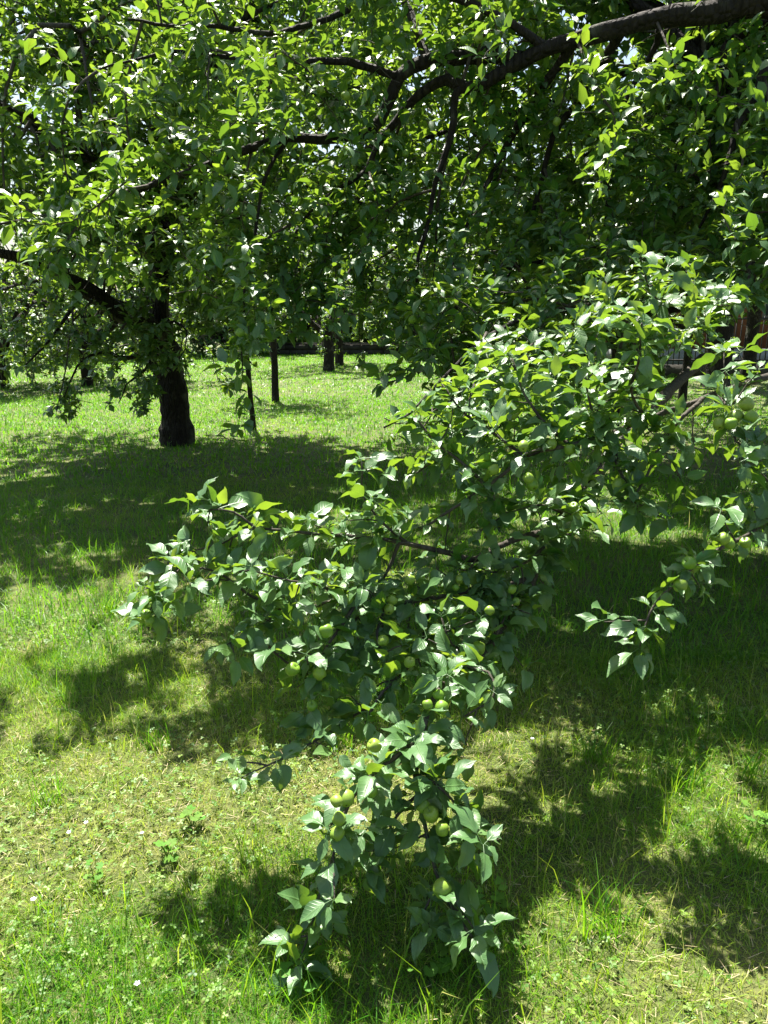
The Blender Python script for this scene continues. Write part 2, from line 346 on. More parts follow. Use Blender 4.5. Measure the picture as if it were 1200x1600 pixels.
# ------------------------------------------------------------------ ground
def build_ground():
    ys = np.concatenate([np.linspace(-30, 0.6, 16), np.linspace(.8, 6, 60), np.linspace(6.2, 20, 45), np.linspace(20.6, 60, 30), np.array([70, 90, 130, 200, 350, 700])])
    xs = np.concatenate([-np.array([700, 350, 200, 120, 80])[...], np.linspace(-50, -8.5, 30), np.linspace(-8, 8, 90), np.linspace(8.5, 50, 30), np.array([80, 120, 200, 350, 700])])
    X, Y = np.meshgrid(xs, ys); Z = ground_h(X, Y) * (np.hypot(X, Y) < 80)
    nx = len(xs); i, j = np.meshgrid(np.arange(len(ys) - 1), np.arange(nx - 1), indexing='ij')
    a = (i * nx + j).ravel(); f = np.stack([a, a + 1, a + nx + 1, a + nx], -1)
    m, nt, N, L, B = mat('orchard_soil'); tc = N.new('ShaderNodeTexCoord')
    n1 = N.new('ShaderNodeTexNoise'); n1.inputs['Scale'].default_value = 3; n1.inputs['Detail'].default_value = 8; n1.inputs['Roughness'].default_value = .7; L.new(tc.outputs['Object'], n1.inputs[0])
    cr = N.new('ShaderNodeValToRGB'); ramp(cr, [(.3, (.03, .05, .010)), (.5, (.075, .095, .02)), (.72, (.15, .14, .045))]); L.new(n1.outputs[0], cr.inputs[0])
    n2 = N.new('ShaderNodeTexNoise'); n2.inputs['Scale'].default_value = 90; n2.inputs['Detail'].default_value = 5; L.new(tc.outputs['Object'], n2.inputs[0])
    mx = N.new('ShaderNodeMix'); mx.data_type = 'RGBA'; mx.blend_type = 'MULTIPLY'; mx.inputs[0].default_value = 1; mr = N.new('ShaderNodeMapRange'); mr.inputs[3].default_value = .4; mr.inputs[4].default_value = 1.6
    L.new(n2.outputs[0], mr.inputs[0]); L.new(cr.outputs[0], mx.inputs[6]); L.new(mr.outputs[0], mx.inputs[7]); L.new(mx.outputs[2], B.inputs['Base Color']); B.inputs['Roughness'].default_value = .95
    bp = N.new('ShaderNodeBump'); bp.inputs['Distance'].default_value = .02; L.new(n2.outputs[0], bp.inputs['Height']); L.new(bp.outputs[0], B.inputs['Normal'])
    mb = MB(); mb.add(np.stack([X, Y, Z], -1).reshape(-1, 3), f); o = mb.build('ground', m); o['kind'] = 'structure'
    tag(o, 'uneven orchard soil under the grass', None)
build_ground()

# ------------------------------------------------------------------ grass, clover, dry stalks
BARE = [(7.2, 15.5, 3.0, 2.4), (10.5, 18.5, 3.5, 3.0), (4.2, 9.3, 1.9, 2.3)]           # bare earth under the dense trees on the right
def scatter(n, y0, y1, k=.56, m=.9, r=rng):
    Y = r.uniform(y0, y1, n); X = r.uniform(-1, 1, n) * (k * Y + m) 
    w = (k * Y + m) / (k * y1 + m); keep = r.random(n) < w
    X, Y = X[keep], Y[keep]; ok = np.ones(len(X), bool)
    for bx, by, rx, ry in BARE: ok &= ((((X - bx) / rx) ** 2 + ((Y - by) / ry) ** 2) > r.uniform(.55, 1.1, len(X))) | (r.random(len(X)) < .4)
    return X[ok], Y[ok]
def blades(mb, X, Y, H, W, lean, tint, segs, r):
    n = len(X); a = r.uniform(0, 6.283, n); dx, dy = np.cos(a), np.sin(a); fa = r.uniform(0, 6.283, n); sx, sy = np.cos(fa), np.sin(fa)
    base = np.stack([X, Y, ground_h(X, Y) - .006], -1); ts = np.linspace(0, 1, segs + 1); V = []
    for t in ts:
        c = base + np.stack([dx * lean * H * t ** 1.8, dy * lean * H * t ** 1.8, H * (t - .35 * np.minimum(lean, 1.4) * t * t)], -1)
        w = W * (1 - t ** 1.6) * .5
        if t < 1: V += [c - np.stack([sx * w, sy * w, 0 * w], -1), c + np.stack([sx * w, sy * w, 0 * w], -1)]
        else: V.append(c)
    V = np.stack(V, 1); k = V.shape[1]; f = []
    for s in range(segs - 1): f += [(2 * s, 2 * s + 1, 2 * s + 3), (2 * s, 2 * s + 3, 2 * s + 2)]
    s = segs - 1; f.append((2 * s, 2 * s + 1, 2 * s + 2)); f = np.array(f)
    F_ = f[None] + (np.arange(n) * k)[:, None, None]
    tt = np.clip(tint[:, None] + np.linspace(.06, -.02, k)[None, :], 0, 1)
    mb.add(V.reshape(-1, 3), F_.reshape(-1, 3), tt.ravel())
def lush(X, Y):      # 0 = thin dry turf, 1 = thick green grass
    return np.clip((fbm(X * 1.3 + 40, Y * 1.3 + 3) - .32) * 2.6 + .45 * np.clip((Y - 2.2) / 1.2, 0, 1) * np.clip((X + .9) / .8, 0, 1) + .45 * np.clip((Y - 2.6) / 1.5, 0, 1), 0, 1)
def build_grass():
    r = np.random.default_rng(3); mb = MB()
    for (n, y0, y1, seg, hm, wm) in ((165000, .9, 3.4, 2, .8, .0028), (95000, 3.4, 7.5, 2, 1.0, .0048), (95000, 7.5, 16, 2, 1.1, .0125), (190000, 16, 38, 1, 1.15, .025)):
        X, Y = scatter(n, y0, y1, r=r); l = lush(X, Y); near = np.clip((9 - Y) / 6, 0, 1)
        keep = r.random(len(X)) < (1 - near * .45 * (1 - l)); X, Y, l, near = X[keep], Y[keep], l[keep], near[keep]
        H = (.035 + .075 * l * r.random(len(X)) * (.35 + .65 * near) + .035 * r.random(len(X))) * hm
        tall = r.random(len(X)) < (.05 * l + .006) * (.25 + .75 * near); H = np.where(tall, H * r.uniform(1.6, 3.2, len(X)), H)
        tint = np.clip(.75 - .38 * l * (.6 + .4 * near) + r.normal(0, .11, len(X)) * (.5 + .5 * near) - .24 * (1 - near), 0, .86); dry = r.random(len(X)) < .14 * (1 - l) * near + .015; tint = np.where(dry, r.uniform(.8, 1, len(X)), tint)
        blades(mb, X, Y, H, wm * r.uniform(.6, 1.4, len(X)) * np.where(tall, 1.35, 1), np.where(tall, r.uniform(.1, .7, len(X)), r.uniform(.15, 1.5, len(X))), tint, seg, r)
    # fine short turf between the longer blades
    X, Y = scatter(230000, .9, 3.9, r=r); n = len(X); l = lush(X, Y)
    blades(mb, X, Y, r.uniform(.010, .032, n), r.uniform(.0022, .0042, n), r.uniform(.3, 2.0, n), np.clip(.72 - .3 * l + r.normal(0, .12, n), 0, .93), 1, r)
    o = mb.build('grass', M_grass); tag(o, 'unmown green orchard grass covering the ground', 'grass', kind='stuff')
    # clover and small herbs
    mb = MB(); X, Y = scatter(26000, .9, 4.2, r=r); c = fbm(X * 1.9 + 5, Y * 1.9 + 70); k = r.random(len(X)) < np.clip((c - .40) * 4.2, 0.05, 1); X, Y = X[k], Y[k]; n = len(X)
    h = r.uniform(.010, .05, n); R0 = r.uniform(.0035, .009, n); rot = r.uniform(0, 6.28, n); base = np.stack([X, Y, ground_h(X, Y) + h], -1); tint = np.clip(r.normal(.5, .22, n), 0, 1)
    nx_ = np.stack([r.normal(0, .28, n), r.normal(0, .28, n), np.ones(n)], -1); nx_ = norm(nx_); ax = norm(np.cross(nx_, np.array([0.2, 1, 0.1]))); ay = np.cross(nx_, ax)
    for q in range(3):
        a = rot + q * 2.094; u = ax * np.cos(a)[:, None] + ay * np.sin(a)[:, None]; w = np.cross(nx_, u)
        loc = [(0, 0, 0), (.55, -.5, .12), (1.15, -.55, .05), (1.35, 0, -.08), (1.15, .55, .05), (.55, .5, .12)]
        V = np.stack([base + R0[:, None] * (u * p[0] + w * p[1] + nx_ * p[2]) for p in loc], 1)
        f = np.array([(0, 1, 3), (1, 2, 3), (0, 3, 5), (3, 4, 5)]); mb.add(V.reshape(-1, 3), (f[None] + (np.arange(n) * 6)[:, None, None]).reshape(-1, 3), np.repeat(tint, 6))
    o = mb.build('clover', M_clover); tag(o, 'low clover and small herbs among the near grass', 'clover', kind='stuff')
    # dead stalks lying in the thin turf
    mb = MB(); X, Y = scatter(14000, .9, 4.0, r=r); l = lush(X, Y); k = r.random(len(X)) < (1.05 - l); X, Y = X[k], Y[k]; n = len(X)
    a = r.uniform(0, 6.283, n); Lh = r.uniform(.012, .045, n); d = np.stack([np.cos(a), np.sin(a), r.uniform(-.05, .25, n)], -1); s = np.stack([-np.sin(a), np.cos(a), 0 * a], -1) * .0008
    b = np.stack([X, Y, ground_h(X, Y) + r.uniform(.003, .022, n)], -1); e = b + d * Lh[:, None]
    V = np.stack([b - s, b + s, e + s, e - s], 1); mb.add(V.reshape(-1, 3), np.arange(n * 4).reshape(-1, 4), np.repeat(r.random(n), 4))
    o = mb.build('dry_grass', M_straw); tag(o, 'dry straw coloured stalks lying in the thin turf', 'dry grass', kind='stuff')
build_grass()

# ------------------------------------------------------------------ trees
def wood(name, cps, r0, r1, parent, k=10, step=.08, wob=.0, seed=0, rough=0.0, matl=None, flare=0.0, power=1.0):
    p = spline(cps, step, wob, seed); t = np.linspace(0, 1, len(p)); rad = r0 + (r1 - r0) * t ** power
    if flare: rad = rad + flare * r0 * np.exp(-t * len(p) * step / .14)
    if rough:
        rr = np.random.default_rng(seed + 1); q = rr.normal(0, rough, len(p)); q = np.convolve(q, np.ones(3) / 3, 'same'); rad = rad * (1 + q)
    mb = MB(); tubes(mb, p, rad, k)
    if rough:      # lumpy bark outline
        v = mb.v[0]; ang = mb.uv[0][:, 0]; L = mb.uv[0][:, 1] * len(p) * step
        n = fbm(np.cos(ang) * 2.2 + 20 + seed, L * 4 + np.sin(ang) * 2.2, 3) - .5
        c = np.repeat(p, k, 0); mb.v[0] = c + (v - c) * (1 + n[:, None] * rough * 5)
    return mb.build(name, matl or M_bark, parent), p, rad
def clump(p, r, s=2.0, thr=.46, soft=.08):
    n = fbm(p[:, 0] * s + p[:, 2] * s * .7 + 50, p[:, 1] * s - p[:, 2] * s * .8 + 80, 2)
    return n + r.normal(0, soft, len(p)) > thr
def foliate(parent, limbs, r, L1=(.5, 1.1), s1=.2, L2=(.15, .42), s2=.13, spur=.075, size=.072, kk=(5, 8), shapes=MID, leafmat=None, droop1=.10, droop2=.06, tmin=.15,
            prune=None, twig_r=(.009, .003), tint_shift=0.0, youngp=.12, extra_sp=None, twigname='twigs', leafname='foliage', hang=.0, twigk=4, split=None):
    """side branches, twigs and leaf whorls on a set of limb polylines; returns leaf arrays"""
    P0 = []; T0 = []
    for p in limbs:
        a, t, i, tt = sample_along(p[None], s1, r, tmin); P0.append(a); T0.append(t)
    P0 = np.vstack(P0); T0 = np.vstack(T0)
    b1 = grow(P0, side_dirs(T0, r, 35, 95, .10), r.uniform(*L1, len(P0)), 6, droop1, .16, r)
    if hang:
        m = r.random(len(b1)) < hang; b1[m] = grow(P0[m], side_dirs(T0[m], r, 40, 90, -.2), r.uniform(L1[0], L1[1] * 1.3, m.sum()), 6, .42, .12, r)
    p2, t2, i2, tt2 = sample_along(b1, s2, r, .12)
    b2 = grow(p2, side_dirs(t2, r, 30, 80, .12), r.uniform(*L2, len(p2)) * (1.1 - .6 * tt2), 4, droop2, .2, r, .05)
    sp1, st1, _, a1 = sample_along(b1, spur * 1.4, r, .25); sp2, st2, _, a2 = sample_along(b2, spur, r, .2)
    tip = b2[:, -1]; tt = norm(b2[:, -1] - b2[:, -2])
    sp_ = np.vstack([sp1, sp2, tip]); st_ = np.vstack([st1, st2, tt]); yg = np.concatenate([np.zeros(len(sp1) + len(sp2), bool), r.random(len(tip)) < youngp * 3])
    if prune is not None:
        k = prune(sp_, r); sp_, st_, yg = sp_[k], st_[k], yg[k]
        kb = prune(b1[:, 3], r) & prune(b1[:, -1], r); b1 = b1[kb]; kb2 = prune(b2[:, 2], r); b2 = b2[kb2]
    mb = MB(); S1 = b1.shape[1]; tubes(mb, b1, np.linspace(twig_r[0], twig_r[1], S1)[None] * r.uniform(.7, 1.3, len(b1))[:, None], 5, cap=False)
    if twigk == 3: b2 = b2[::2, ::2]; b1 = b1[:, ::2]
    tubes(mb, b2, np.linspace(twig_r[1], twig_r[1] * .5, b2.shape[1])[None] * np.ones((len(b2), 1)), twigk, cap=False)
    o = mb.build(twigname, M_twig, parent); o['kind'] = 'stuff'
    pos, R, sc, tn = rosettes(sp_, st_, r, kk[0], kk[1], size, .3, (40, 100), yg)
    return sp_, st_, (pos, R, sc, np.clip(tn + tint_shift, 0, 1))
def leaf_mesh_object(parent, arr, shapes, m, r, name='foliage'):
    mb = MB(); add_leaves(mb, shapes, *arr, r); o = mb.build(name, m, parent); o['kind'] = 'stuff'; return o
leaf_singles = [None]
def single_leaves(parent, arr, idx, r):
    """the leaves that show largest: one object each, sharing the mesh of one of the leaf shapes"""
    if leaf_singles[0] is None:
        leaf_singles[0] = []
        for v, f, uv in HI:
            mb = MB(); mb.add(v, f, .4, uv); leaf_singles[0].append(mb.mesh('leaf', M_leaf_obj))
    pos, R, sc, tn = arr; inv = Matrix.Translation(-Vector(parent.location))
    for i in idx:
        o = bpy.data.objects.new('leaf', leaf_singles[0][r.integers(0, len(HI))]); COL.objects.link(o)
        M = Matrix(np.vstack([np.hstack([R[i] * sc[i], pos[i][:, None]]), [0, 0, 0, 1]]).tolist())
        o.parent = parent; o.matrix_parent_inverse = inv; o.matrix_basis = M

# ---- apple fruit
def apple_mesh(seed):
    r = np.random.default_rng(seed); prof = [(.001, .36), (.12, .41), (.28, .455), (.42, .37), (.495, .16), (.5, -.04), (.455, -.24), (.36, -.39), (.24, -.465), (.13, -.455), (.055, -.42)]
    k = 14; mb = MB(); V = []
    for i, (a, z) in enumerate(prof):
        for j in range(k):
            t = 6.2832 * j / k; e = 1 + .025 * math.cos(5 * t + seed) * (1 if z < -.2 else .5) + .03 * math.sin(t + seed); V.append([a * e * math.cos(t), a * e * math.sin(t), z + .02 * math.cos(t + seed * 2)])
    f = [(i * k + j, i * k + k + j, i * k + k + (j + 1) % k, i * k + (j + 1) % k) for i in range(len(prof) - 1) for j in range(k)]
    mb.add(V, f)
    # withered calyx in the lower dimple, and the stalk
    cv = [[0, 0, -.40]]; cf = []
    for j in range(5):
        t = 6.2832 * j / 5; b = len(cv); cv += [[.06 * math.cos(t - .4), .06 * math.sin(t - .4), -.415], [.15 * math.cos(t), .15 * math.sin(t), -.50], [.06 * math.cos(t + .4), .06 * math.sin(t + .4), -.415]]; cf += [(0, b + 1, b), (0, b + 2, b + 1)]
    mb.add(cv, cf, mat=1)
    s = np.array([[0, 0, .34], [.02, .01, .6], [.07, .0, .85]]); n0 = len(mb.m); tubes(mb, s, np.array([.022, .02, .026]), 5); mb.m[n0:] = [2] * (len(mb.m) - n0)
    return mb.mesh('apple', [M_apple, M_calyx, M_leaf])
APPLES = [apple_mesh(s) for s in (1, 2, 3)]
def put_apple(parent, p, dia, r, down=True):
    o = bpy.data.objects.new('apple', APPLES[r.integers(0, 3)]); COL.objects.link(o)
    ax = norm(np.array([r.normal(0, .55), -.35 + r.normal(0, .45), -.7])) * -1
    q = Vector(ax).to_track_quat('Z', 'Y'); M = Matrix.Translation(Vector(p)) @ q.to_matrix().to_4x4() @ Matrix.Rotation(r.uniform(0, 6.28), 4, 'Z') @ Matrix.Scale(dia, 4)
    o.parent = parent; o.matrix_parent_inverse = Matrix.Translation(-Vector(parent.location)); o.matrix_basis = M

# ================================================================== foreground apple tree (trunk just outside the frame on the right)
LIT = [  # parts of the lawn that lie in full sun in the photograph (pixels)
    [(0, 935), (215, 905), (230, 990), (110, 1045), (80, 1100), (210, 1245), (360, 1245), (335, 1420), (480, 1500), (800, 1510), (820, 1480), (1200, 1545), (1200, 1700), (0, 1700)],
    [(740, 1150), (880, 1150), (1000, 1210), (1200, 1200), (1200, 1335), (960, 1350), (780, 1330)],
    [(0, 625), (640, 600), (760, 600), (760, 650), (620, 690), (300, 655), (0, 665)]]
def shadow_pix(p):
    q = p - SUNV[None] * (p[:, 2] / SUNV[2])[:, None]
    x, y, z = pix(q); return np.where(q[:, 1] < .8, -999, x), np.where(q[:, 1] < .8, 1650, y), q
def lit_prune(p, r, strength=.93):
    x, y, q = shadow_pix(p); hit = np.zeros(len(p), bool)
    for poly in LIT: hit |= in_poly(x, y, poly)
    return ~(hit & (r.random(len(p)) < strength))

def foreground_tree():
    r = np.random.default_rng(21)
    B = np.array([2.75, 4.45, 0.0])
    T = thing('apple_tree', B, 'large overhanging apple tree with green apples, its lowest branch drooping to the near grass', 'apple tree')
    wood('trunk', [B + (0, 0, -.1), B + (.03, -.02, .5), B + (.0, .03, 1.1), B + (-.08, .0, 1.7), B + (-.10, -.05, 2.3)], .20, .15, T, 20, .06, .004, 3, .06, flare=.35)
    top = B + np.array([-.10, -.05, 2.3]); L = {}
    def limb(key, cps, r0, r1, k=9, wob=.012, name='limb', rough=.08):
        o, p, rad = wood(name, cps, r0, r1, T, k, .07, wob, len(L) + 5, rough); L[key] = p; return p
    # upper limbs, as they run through the picture
    limb('A', [top, P(1300, 40, 4.35), P(1200, 8, 4.3), P(1100, 20, 4.3), P(980, 36, 4.35), P(900, 60, 4.4), P(852, 76, 4.45), P(810, 98, 4.5), P(770, 115, 4.5), P(727, 136, 4.5), P(696, 126, 4.55), P(668, 136, 4.6), P(640, 161, 4.65), P(617, 188, 4.7), P(597, 216, 4.7), P(575, 262, 4.7), P(560, 330, 4.65)], .082, .012)
    limb('B', [P(815, 95, 4.5), P(770, 84, 4.55), P(705, 90, 4.6), P(668, 95, 4.65), P(628, 121, 4.6), P(608, 159, 4.6), P(585, 206, 4.6), P(545, 215, 4.5), P(500, 219, 4.45), P(450, 216, 4.4), P(380, 238, 4.3), P(300, 262, 4.25), P(200, 300, 4.2), P(90, 335, 4.1), P(0, 350, 4.1)], .045, .006)
    limb('C', [P(668, 95, 4.65), P(656, 57, 4.7), P(640, 20, 4.8), P(615, -40, 4.9), P(560, -110, 5.1)], .032, .012, 7)
    limb('D', [P(727, 136, 4.5), P(711, 152, 4.5), P(706, 190, 4.5), P(702, 225, 4.5), P(680, 290, 4.5), P(660, 380, 4.45), P(650, 460, 4.4)], .024, .006, 7)
    limb('E', [top + (.02, 0, -.75), P(1280, 395, 4.1), P(1200, 412, 3.9), P(1165, 432, 3.8), P(1110, 458, 3.8), P(1050, 475, 3.9), P(985, 480, 4.1)], .085, .035)
    limb('E2', [P(1060, 472, 3.9), P(960, 470, 3.75), P(860, 490, 3.6), P(760, 520, 3.4), P(690, 590, 3.2), P(640, 640, 3.05), P(600, 668, 2.95)], .016, .004, 6)
    limb('F', [P(980, 36, 4.35), P(925, 130, 4.6), P(880, 190, 4.7), P(850, 262, 4.7), P(830, 340, 4.7), P(800, 405, 4.65), P(785, 470, 4.6)], .028, .006, 7)
    limb('I', [P(900, 60, 4.4), P(840, 150, 4.6), P(790, 232, 4.7), P(765, 280, 4.7), P(735, 332, 4.7), P(715, 380, 4.7), P(690, 470, 4.6)], .028, .006, 7)
    limb('J', [P(1300, 60, 4.3), P(1200, 100, 4.2), P(1185, 145, 4.2), P(1150, 192, 4.2), P(1144, 225, 4.2), P(1120, 300, 4.15), P(1090, 360, 4.1)], .035, .006, 7)
    limb('K', [P(1230, 30, 4.4), P(1160, 52, 4.6), P(1135, 76, 4.6), P(1129, 118, 4.6), P(1110, 180, 4.6), P(1060, 250, 4.6), P(1020, 330, 4.6)], .032, .006, 7)
    limb('O', [P(625, 122, 4.6), P(560, 100, 4.5), P(470, 95, 4.4), P(380, 88, 4.35), P(270, 85, 4.3), P(150, 110, 4.3)], .022, .005, 7)
    limb('Q', [P(575, 262, 4.7), P(520, 300, 4.5), P(470, 350, 4.4), P(440, 430, 4.3), P(420, 500, 4.2)], .015, .004, 6)
    limb('R', [P(450, 216, 4.4), P(410, 300, 4.2), P(390, 400, 4.1), P(380, 500, 4.05), P(378, 600, 4.0)], .012, .003, 6)
    limb('S', [P(1035, 30, 4.4), P(1025, 72, 4.5), P(1000, 112, 4.6), P(960, 200, 4.6), P(950, 300, 4.5), P(935, 400, 4.4)], .018, .004, 6)
    # limbs above and beyond the frame that carry the rest of the crown
    limb('U1', [top, B + (-.6, .8, 3.2), B + (-1.4, 1.5, 3.9), B + (-2.4, 2.0, 4.4)], .09, .02)
    limb('U2', [top, B + (.4, .6, 3.3), B + (.7, 1.4, 4.2)], .08, .02)
    limb('U3', [top, B + (.7, -.2, 3.0), B + (1.5, -.2, 3.6)], .06, .015)
    limb('U4', [B + (-.7, .9, 3.3), P(900, -60, 5.6), P(700, -60, 5.9), P(520, -40, 5.8), P(400, 20, 5.6)], .05, .012)
    limb('U5', [top, P(1150, 120, 5.4), P(1000, 200, 5.9), P(880, 260, 6.2), P(800, 300, 6.3)], .05, .012)
    limb('U6', [B + (-.6, .8, 3.2), P(1120, 60, 5.6), P(980, 110, 5.8), P(860, 160, 6.0), P(740, 190, 6.0), P(620, 230, 5.9)], .045, .012)
    limb('U7', [P(700, -60, 5.9), P(560, 10, 5.5), P(440, 50, 5.2), P(320, 40, 5.0), P(200, 30, 4.9)], .03, .008)
    limb('U8', [top + (0, 0, -.4), P(1180, 240, 5.2), P(1080, 320, 5.4), P(980, 370, 5.5), P(880, 400, 5.5), P(780, 420, 5.4)], .05, .01)
    limb('U9', [top, P(1300, 150, 5.0), P(1180, 200, 5.0), P(1080, 230, 5.1)], .04, .01)
    limb('V1', [P(600, 215, 4.7), P(540, 260, 5.0), P(480, 290, 5.1), P(400, 330, 5.1), P(330, 350, 5.0)], .02, .006)
    limb('V2', [P(852, 76, 4.45), P(790, 30, 4.4), P(720, 0, 4.4), P(640, -20, 4.4), P(540, -10, 4.4)], .025, .006)
    upper = [L[k] for k in L]
    arrs = []
    def prune(p, rr):
        x, y, z = pix(p); k = lit_prune(p, rr)
        sh = p - SUNV[None] * (p[:, 2] / SUNV[2])[:, None]
        k &= clump(p, rr, 2.2, .44)
        k &= ~((sh[:, 1] < 2.4) & (p[:, 2] > 2.1) & (sh[:, 0] > -1.3) & (sh[:, 0] < 1.15) & (rr.random(len(x)) < .95))      # the low branches stand in the sun
        for q in ('A', 'B', 'C', 'D', 'F', 'I', 'J'):                                                       # the bare limbs show between the leaves
            lx, ly, lz = pix(L[q][::2]); d2 = (x[:, None] - lx) ** 2 + (y[:, None] - ly) ** 2; j = d2.argmin(1)
            k &= ~((d2.min(1) < 19 ** 2) & (z < lz[j] + .06) & (x > 430) & (rr.random(len(x)) < (.6 if q in 'AB' else .45)))
        k &= ~((x > 340) & (x < 640) & (y > 520) & (z < 6) & (x < 625 - (y - 520) * .35) & ~((x > 355) & (x < 398)))   # the open lawn shows here
        k &= ~((y > 560) & (x < 355)); k &= ~((y > 455) & (x < 330) & (x > 215)); k &= ~((y > 430) & (x < 215))
        k &= ~((x > 1040) & (y > 480)); k &= p[:, 2] > .75
        k &= ~((y > 705) & (x < 700))
        k &= ~(((x > 850) & (y < 110) & (np.abs(y - (90 - (x - 850) * .22)) < 26) & (z < 4.75) & (rr.random(len(x)) < .5)))
        return k
    sp_, st_, a = foliate(T, upper, r, L1=(.35, 1.0), s1=.115, L2=(.12, .36), s2=.09, spur=.058, size=.071, kk=(4, 7), droop1=.16, droop2=.08, tmin=.12, prune=prune, hang=.3)
    arrs.append(a); up_sp = sp_

    tops = []  # unseen crown top, added to shade the ground and block sky
    for i, (ex, ey, ez) in enumerate([(-1.0, 1.6, 5.0), (-2.2, 2.6, 5.2), (-3.2, 2.2, 4.6), (.3, 2.2, 5.4), (1.4, 1.6, 5.0), (1.8, .4, 4.6), (-1.2, 3.4, 5.0), (.6, 3.6, 5.2), (-2.6, 3.6, 4.8), (2.2, 2.6, 4.8)]):
        tops.append(limb('T%d' % i, [top + (0, .05, -.1), B + (ex * .45, ey * .45, 2.9 + (ez - 2.9) * .5), B + (ex * .8, ey * .8, ez - .3), B + (ex, ey, ez)], .05, .012, 6))
    def prune_top(p, rr):
        sh = p - SUNV[None] * (p[:, 2] / SUNV[2])[:, None]
        return lit_prune(p, rr) & ~((sh[:, 1] < 2.5) & (sh[:, 0] < 1.3)) & (p[:, 2] > 2.6)
    ta = foliate(T, tops, r, L1=(.5, 1.3), s1=.2, L2=(.2, .5), s2=.2, spur=.13, size=.105, kk=(5, 8), tmin=.25, prune=prune_top, twigk=3, twig_r=(.012, .004), twigname='added_shade_twigs')[2]
    leaf_mesh_object(T, ta, LOW, M_leaf, r, 'added_shade_foliage')

    # ---- the low branches in front: each follows a line of the photograph
    low = []                                    # (points, leaf spacing, size, first bare part)
    def br(cps, r0, r1, spc=.05, size=.076, bare=0.0, name='branch'):
        o, p, rad = wood(name, [P(*c) for c in cps], r0, r1, T, 7, .028, .003, len(low) + 40, .09, M_twig); low.append((p, spc, size, bare)); return p
    gp = br([(1330, 520, 3.6), (1240, 572, 2.75), (1200, 588, 2.6), (1150, 604, 2.55), (1060, 636, 2.5), (1010, 656, 2.5), (950, 680, 2.45), (890, 695, 2.4), (820, 715, 2.4), (760, 760, 2.35), (700, 800, 2.35), (650, 830, 2.35)], .023, .004, .045, .074, .52)
    br([(1010, 656, 2.5), (985, 610, 2.4), (1000, 560, 2.35), (1003, 505, 2.3)], .006, .003, .035, .075)
    br([(950, 680, 2.45), (925, 640, 2.4), (915, 590, 2.4)], .006, .003, .04, .07)
    br([(890, 695, 2.4), (850, 660, 2.45), (820, 615, 2.5), (800, 560, 2.55)], .006, .003, .04, .07)
    br([(820, 715, 2.4), (775, 680, 2.5), (720, 640, 2.55), (690, 600, 2.6)], .006, .003, .04, .07)
    br([(760, 760, 2.35), (720, 720, 2.4), (680, 690, 2.45), (650, 650, 2.5)], .006, .003, .045, .07)
    br([(1120, 612, 2.5), (1145, 650, 2.3), (1150, 690, 2.25), (1180, 705, 2.2)], .006, .003, .05, .08)
    br([(1100, 622, 2.5), (1060, 660, 2.45), (1030, 700, 2.4), (1010, 745, 2.35), (985, 790, 2.35)], .008, .003, .045, .075, .15)
    br([(950, 680, 2.45), (960, 720, 2.4), (980, 760, 2.35), (1000, 800, 2.3)], .006, .003, .045, .074)
    hp = br([(1100, 560, 3.7), (1000, 655, 3.1), (950, 705, 2.85), (940, 735, 2.75), (915, 757, 2.7), (870, 822, 2.6), (843, 868, 2.5), (828, 916, 2.45), (800, 955, 2.33), (748, 1030, 2.12), (700, 1060, 2.0), (668, 1120, 1.85), (650, 1210, 1.74), (668, 1310, 1.66), (692, 1390, 1.60), (715, 1430, 1.56), (738, 1465, 1.52)], .028, .004, .040, .078, .36)
    br([(866, 828, 2.6), (816, 838, 2.5), (773, 857, 2.45), (741, 874, 2.4), (699, 863, 2.35), (624, 847, 2.3), (545, 838, 2.3), (470, 832, 2.28), (400, 826, 2.25), (350, 846, 2.2), (300, 862, 2.2)], .013, .003, .06, .07, .42)
    br([(400, 826, 2.25), (365, 800, 2.25), (310, 795, 2.25)], .005, .002, .05, .066, .2)
    br([(640, 850, 2.3), (600, 820, 2.3), (570, 780, 2.3), (565, 722, 2.3)], .005, .002, .04, .07, .1)
    br([(830, 905, 2.45), (780, 915, 2.38), (712, 927, 2.3), (667, 935, 2.28), (605, 945, 2.2), (540, 938, 2.15), (470, 950, 2.12), (400, 935, 2.1), (340, 895, 2.1), (270, 882, 2.1)], .011, .003, .042, .076, .18)
    br([(300, 868, 2.15), (262, 905, 2.1), (240, 940, 2.05), (232, 985, 2.05)], .004, .002, .06, .07)
    br([(440, 950, 2.12), (400, 985, 2.05), (350, 1010, 2.0)], .005, .002, .045, .074, .1)
    br([(560, 940, 2.15), (530, 980, 2.05), (505, 1020, 1.98), (492, 1070, 1.94), (487, 1110, 1.92)], .007, .003, .055, .074)
    br([(624, 847, 2.3), (606, 890, 2.3), (580, 930, 2.25), (548, 985, 2.1), (560, 1040, 2.02)], .007, .003, .06, .074, .15)
    br([(420, 1010, 2.08), (455, 1040, 2.05), (485, 1065, 2.0)], .004, .002, .08, .07)
    br([(672, 950, 2.28), (656, 1010, 2.15), (640, 1042, 2.02), (600, 1080, 1.93), (575, 1120, 1.88)], .006, .003, .05, .076, .25)
    br([(748, 1030, 2.2), (770, 1000, 2.2), (790, 960, 2.25), (800, 930, 2.3)], .005, .003, .05, .074)
    br([(720, 1045, 2.05), (760, 1050, 1.98), (770, 1090, 1.93), (725, 1120, 1.88)], .005, .003, .05, .074)
    br([(660, 1150, 1.82), (600, 1195, 1.72), (548, 1250, 1.66), (525, 1320, 1.62), (500, 1400, 1.58), (478, 1470, 1.54), (465, 1512, 1.50)], .007, .002, .042, .076)
    br([(575, 1105, 1.95), (490, 1160, 1.84), (430, 1190, 1.78), (370, 1220, 1.74)], .005, .002, .06, .068, .15)
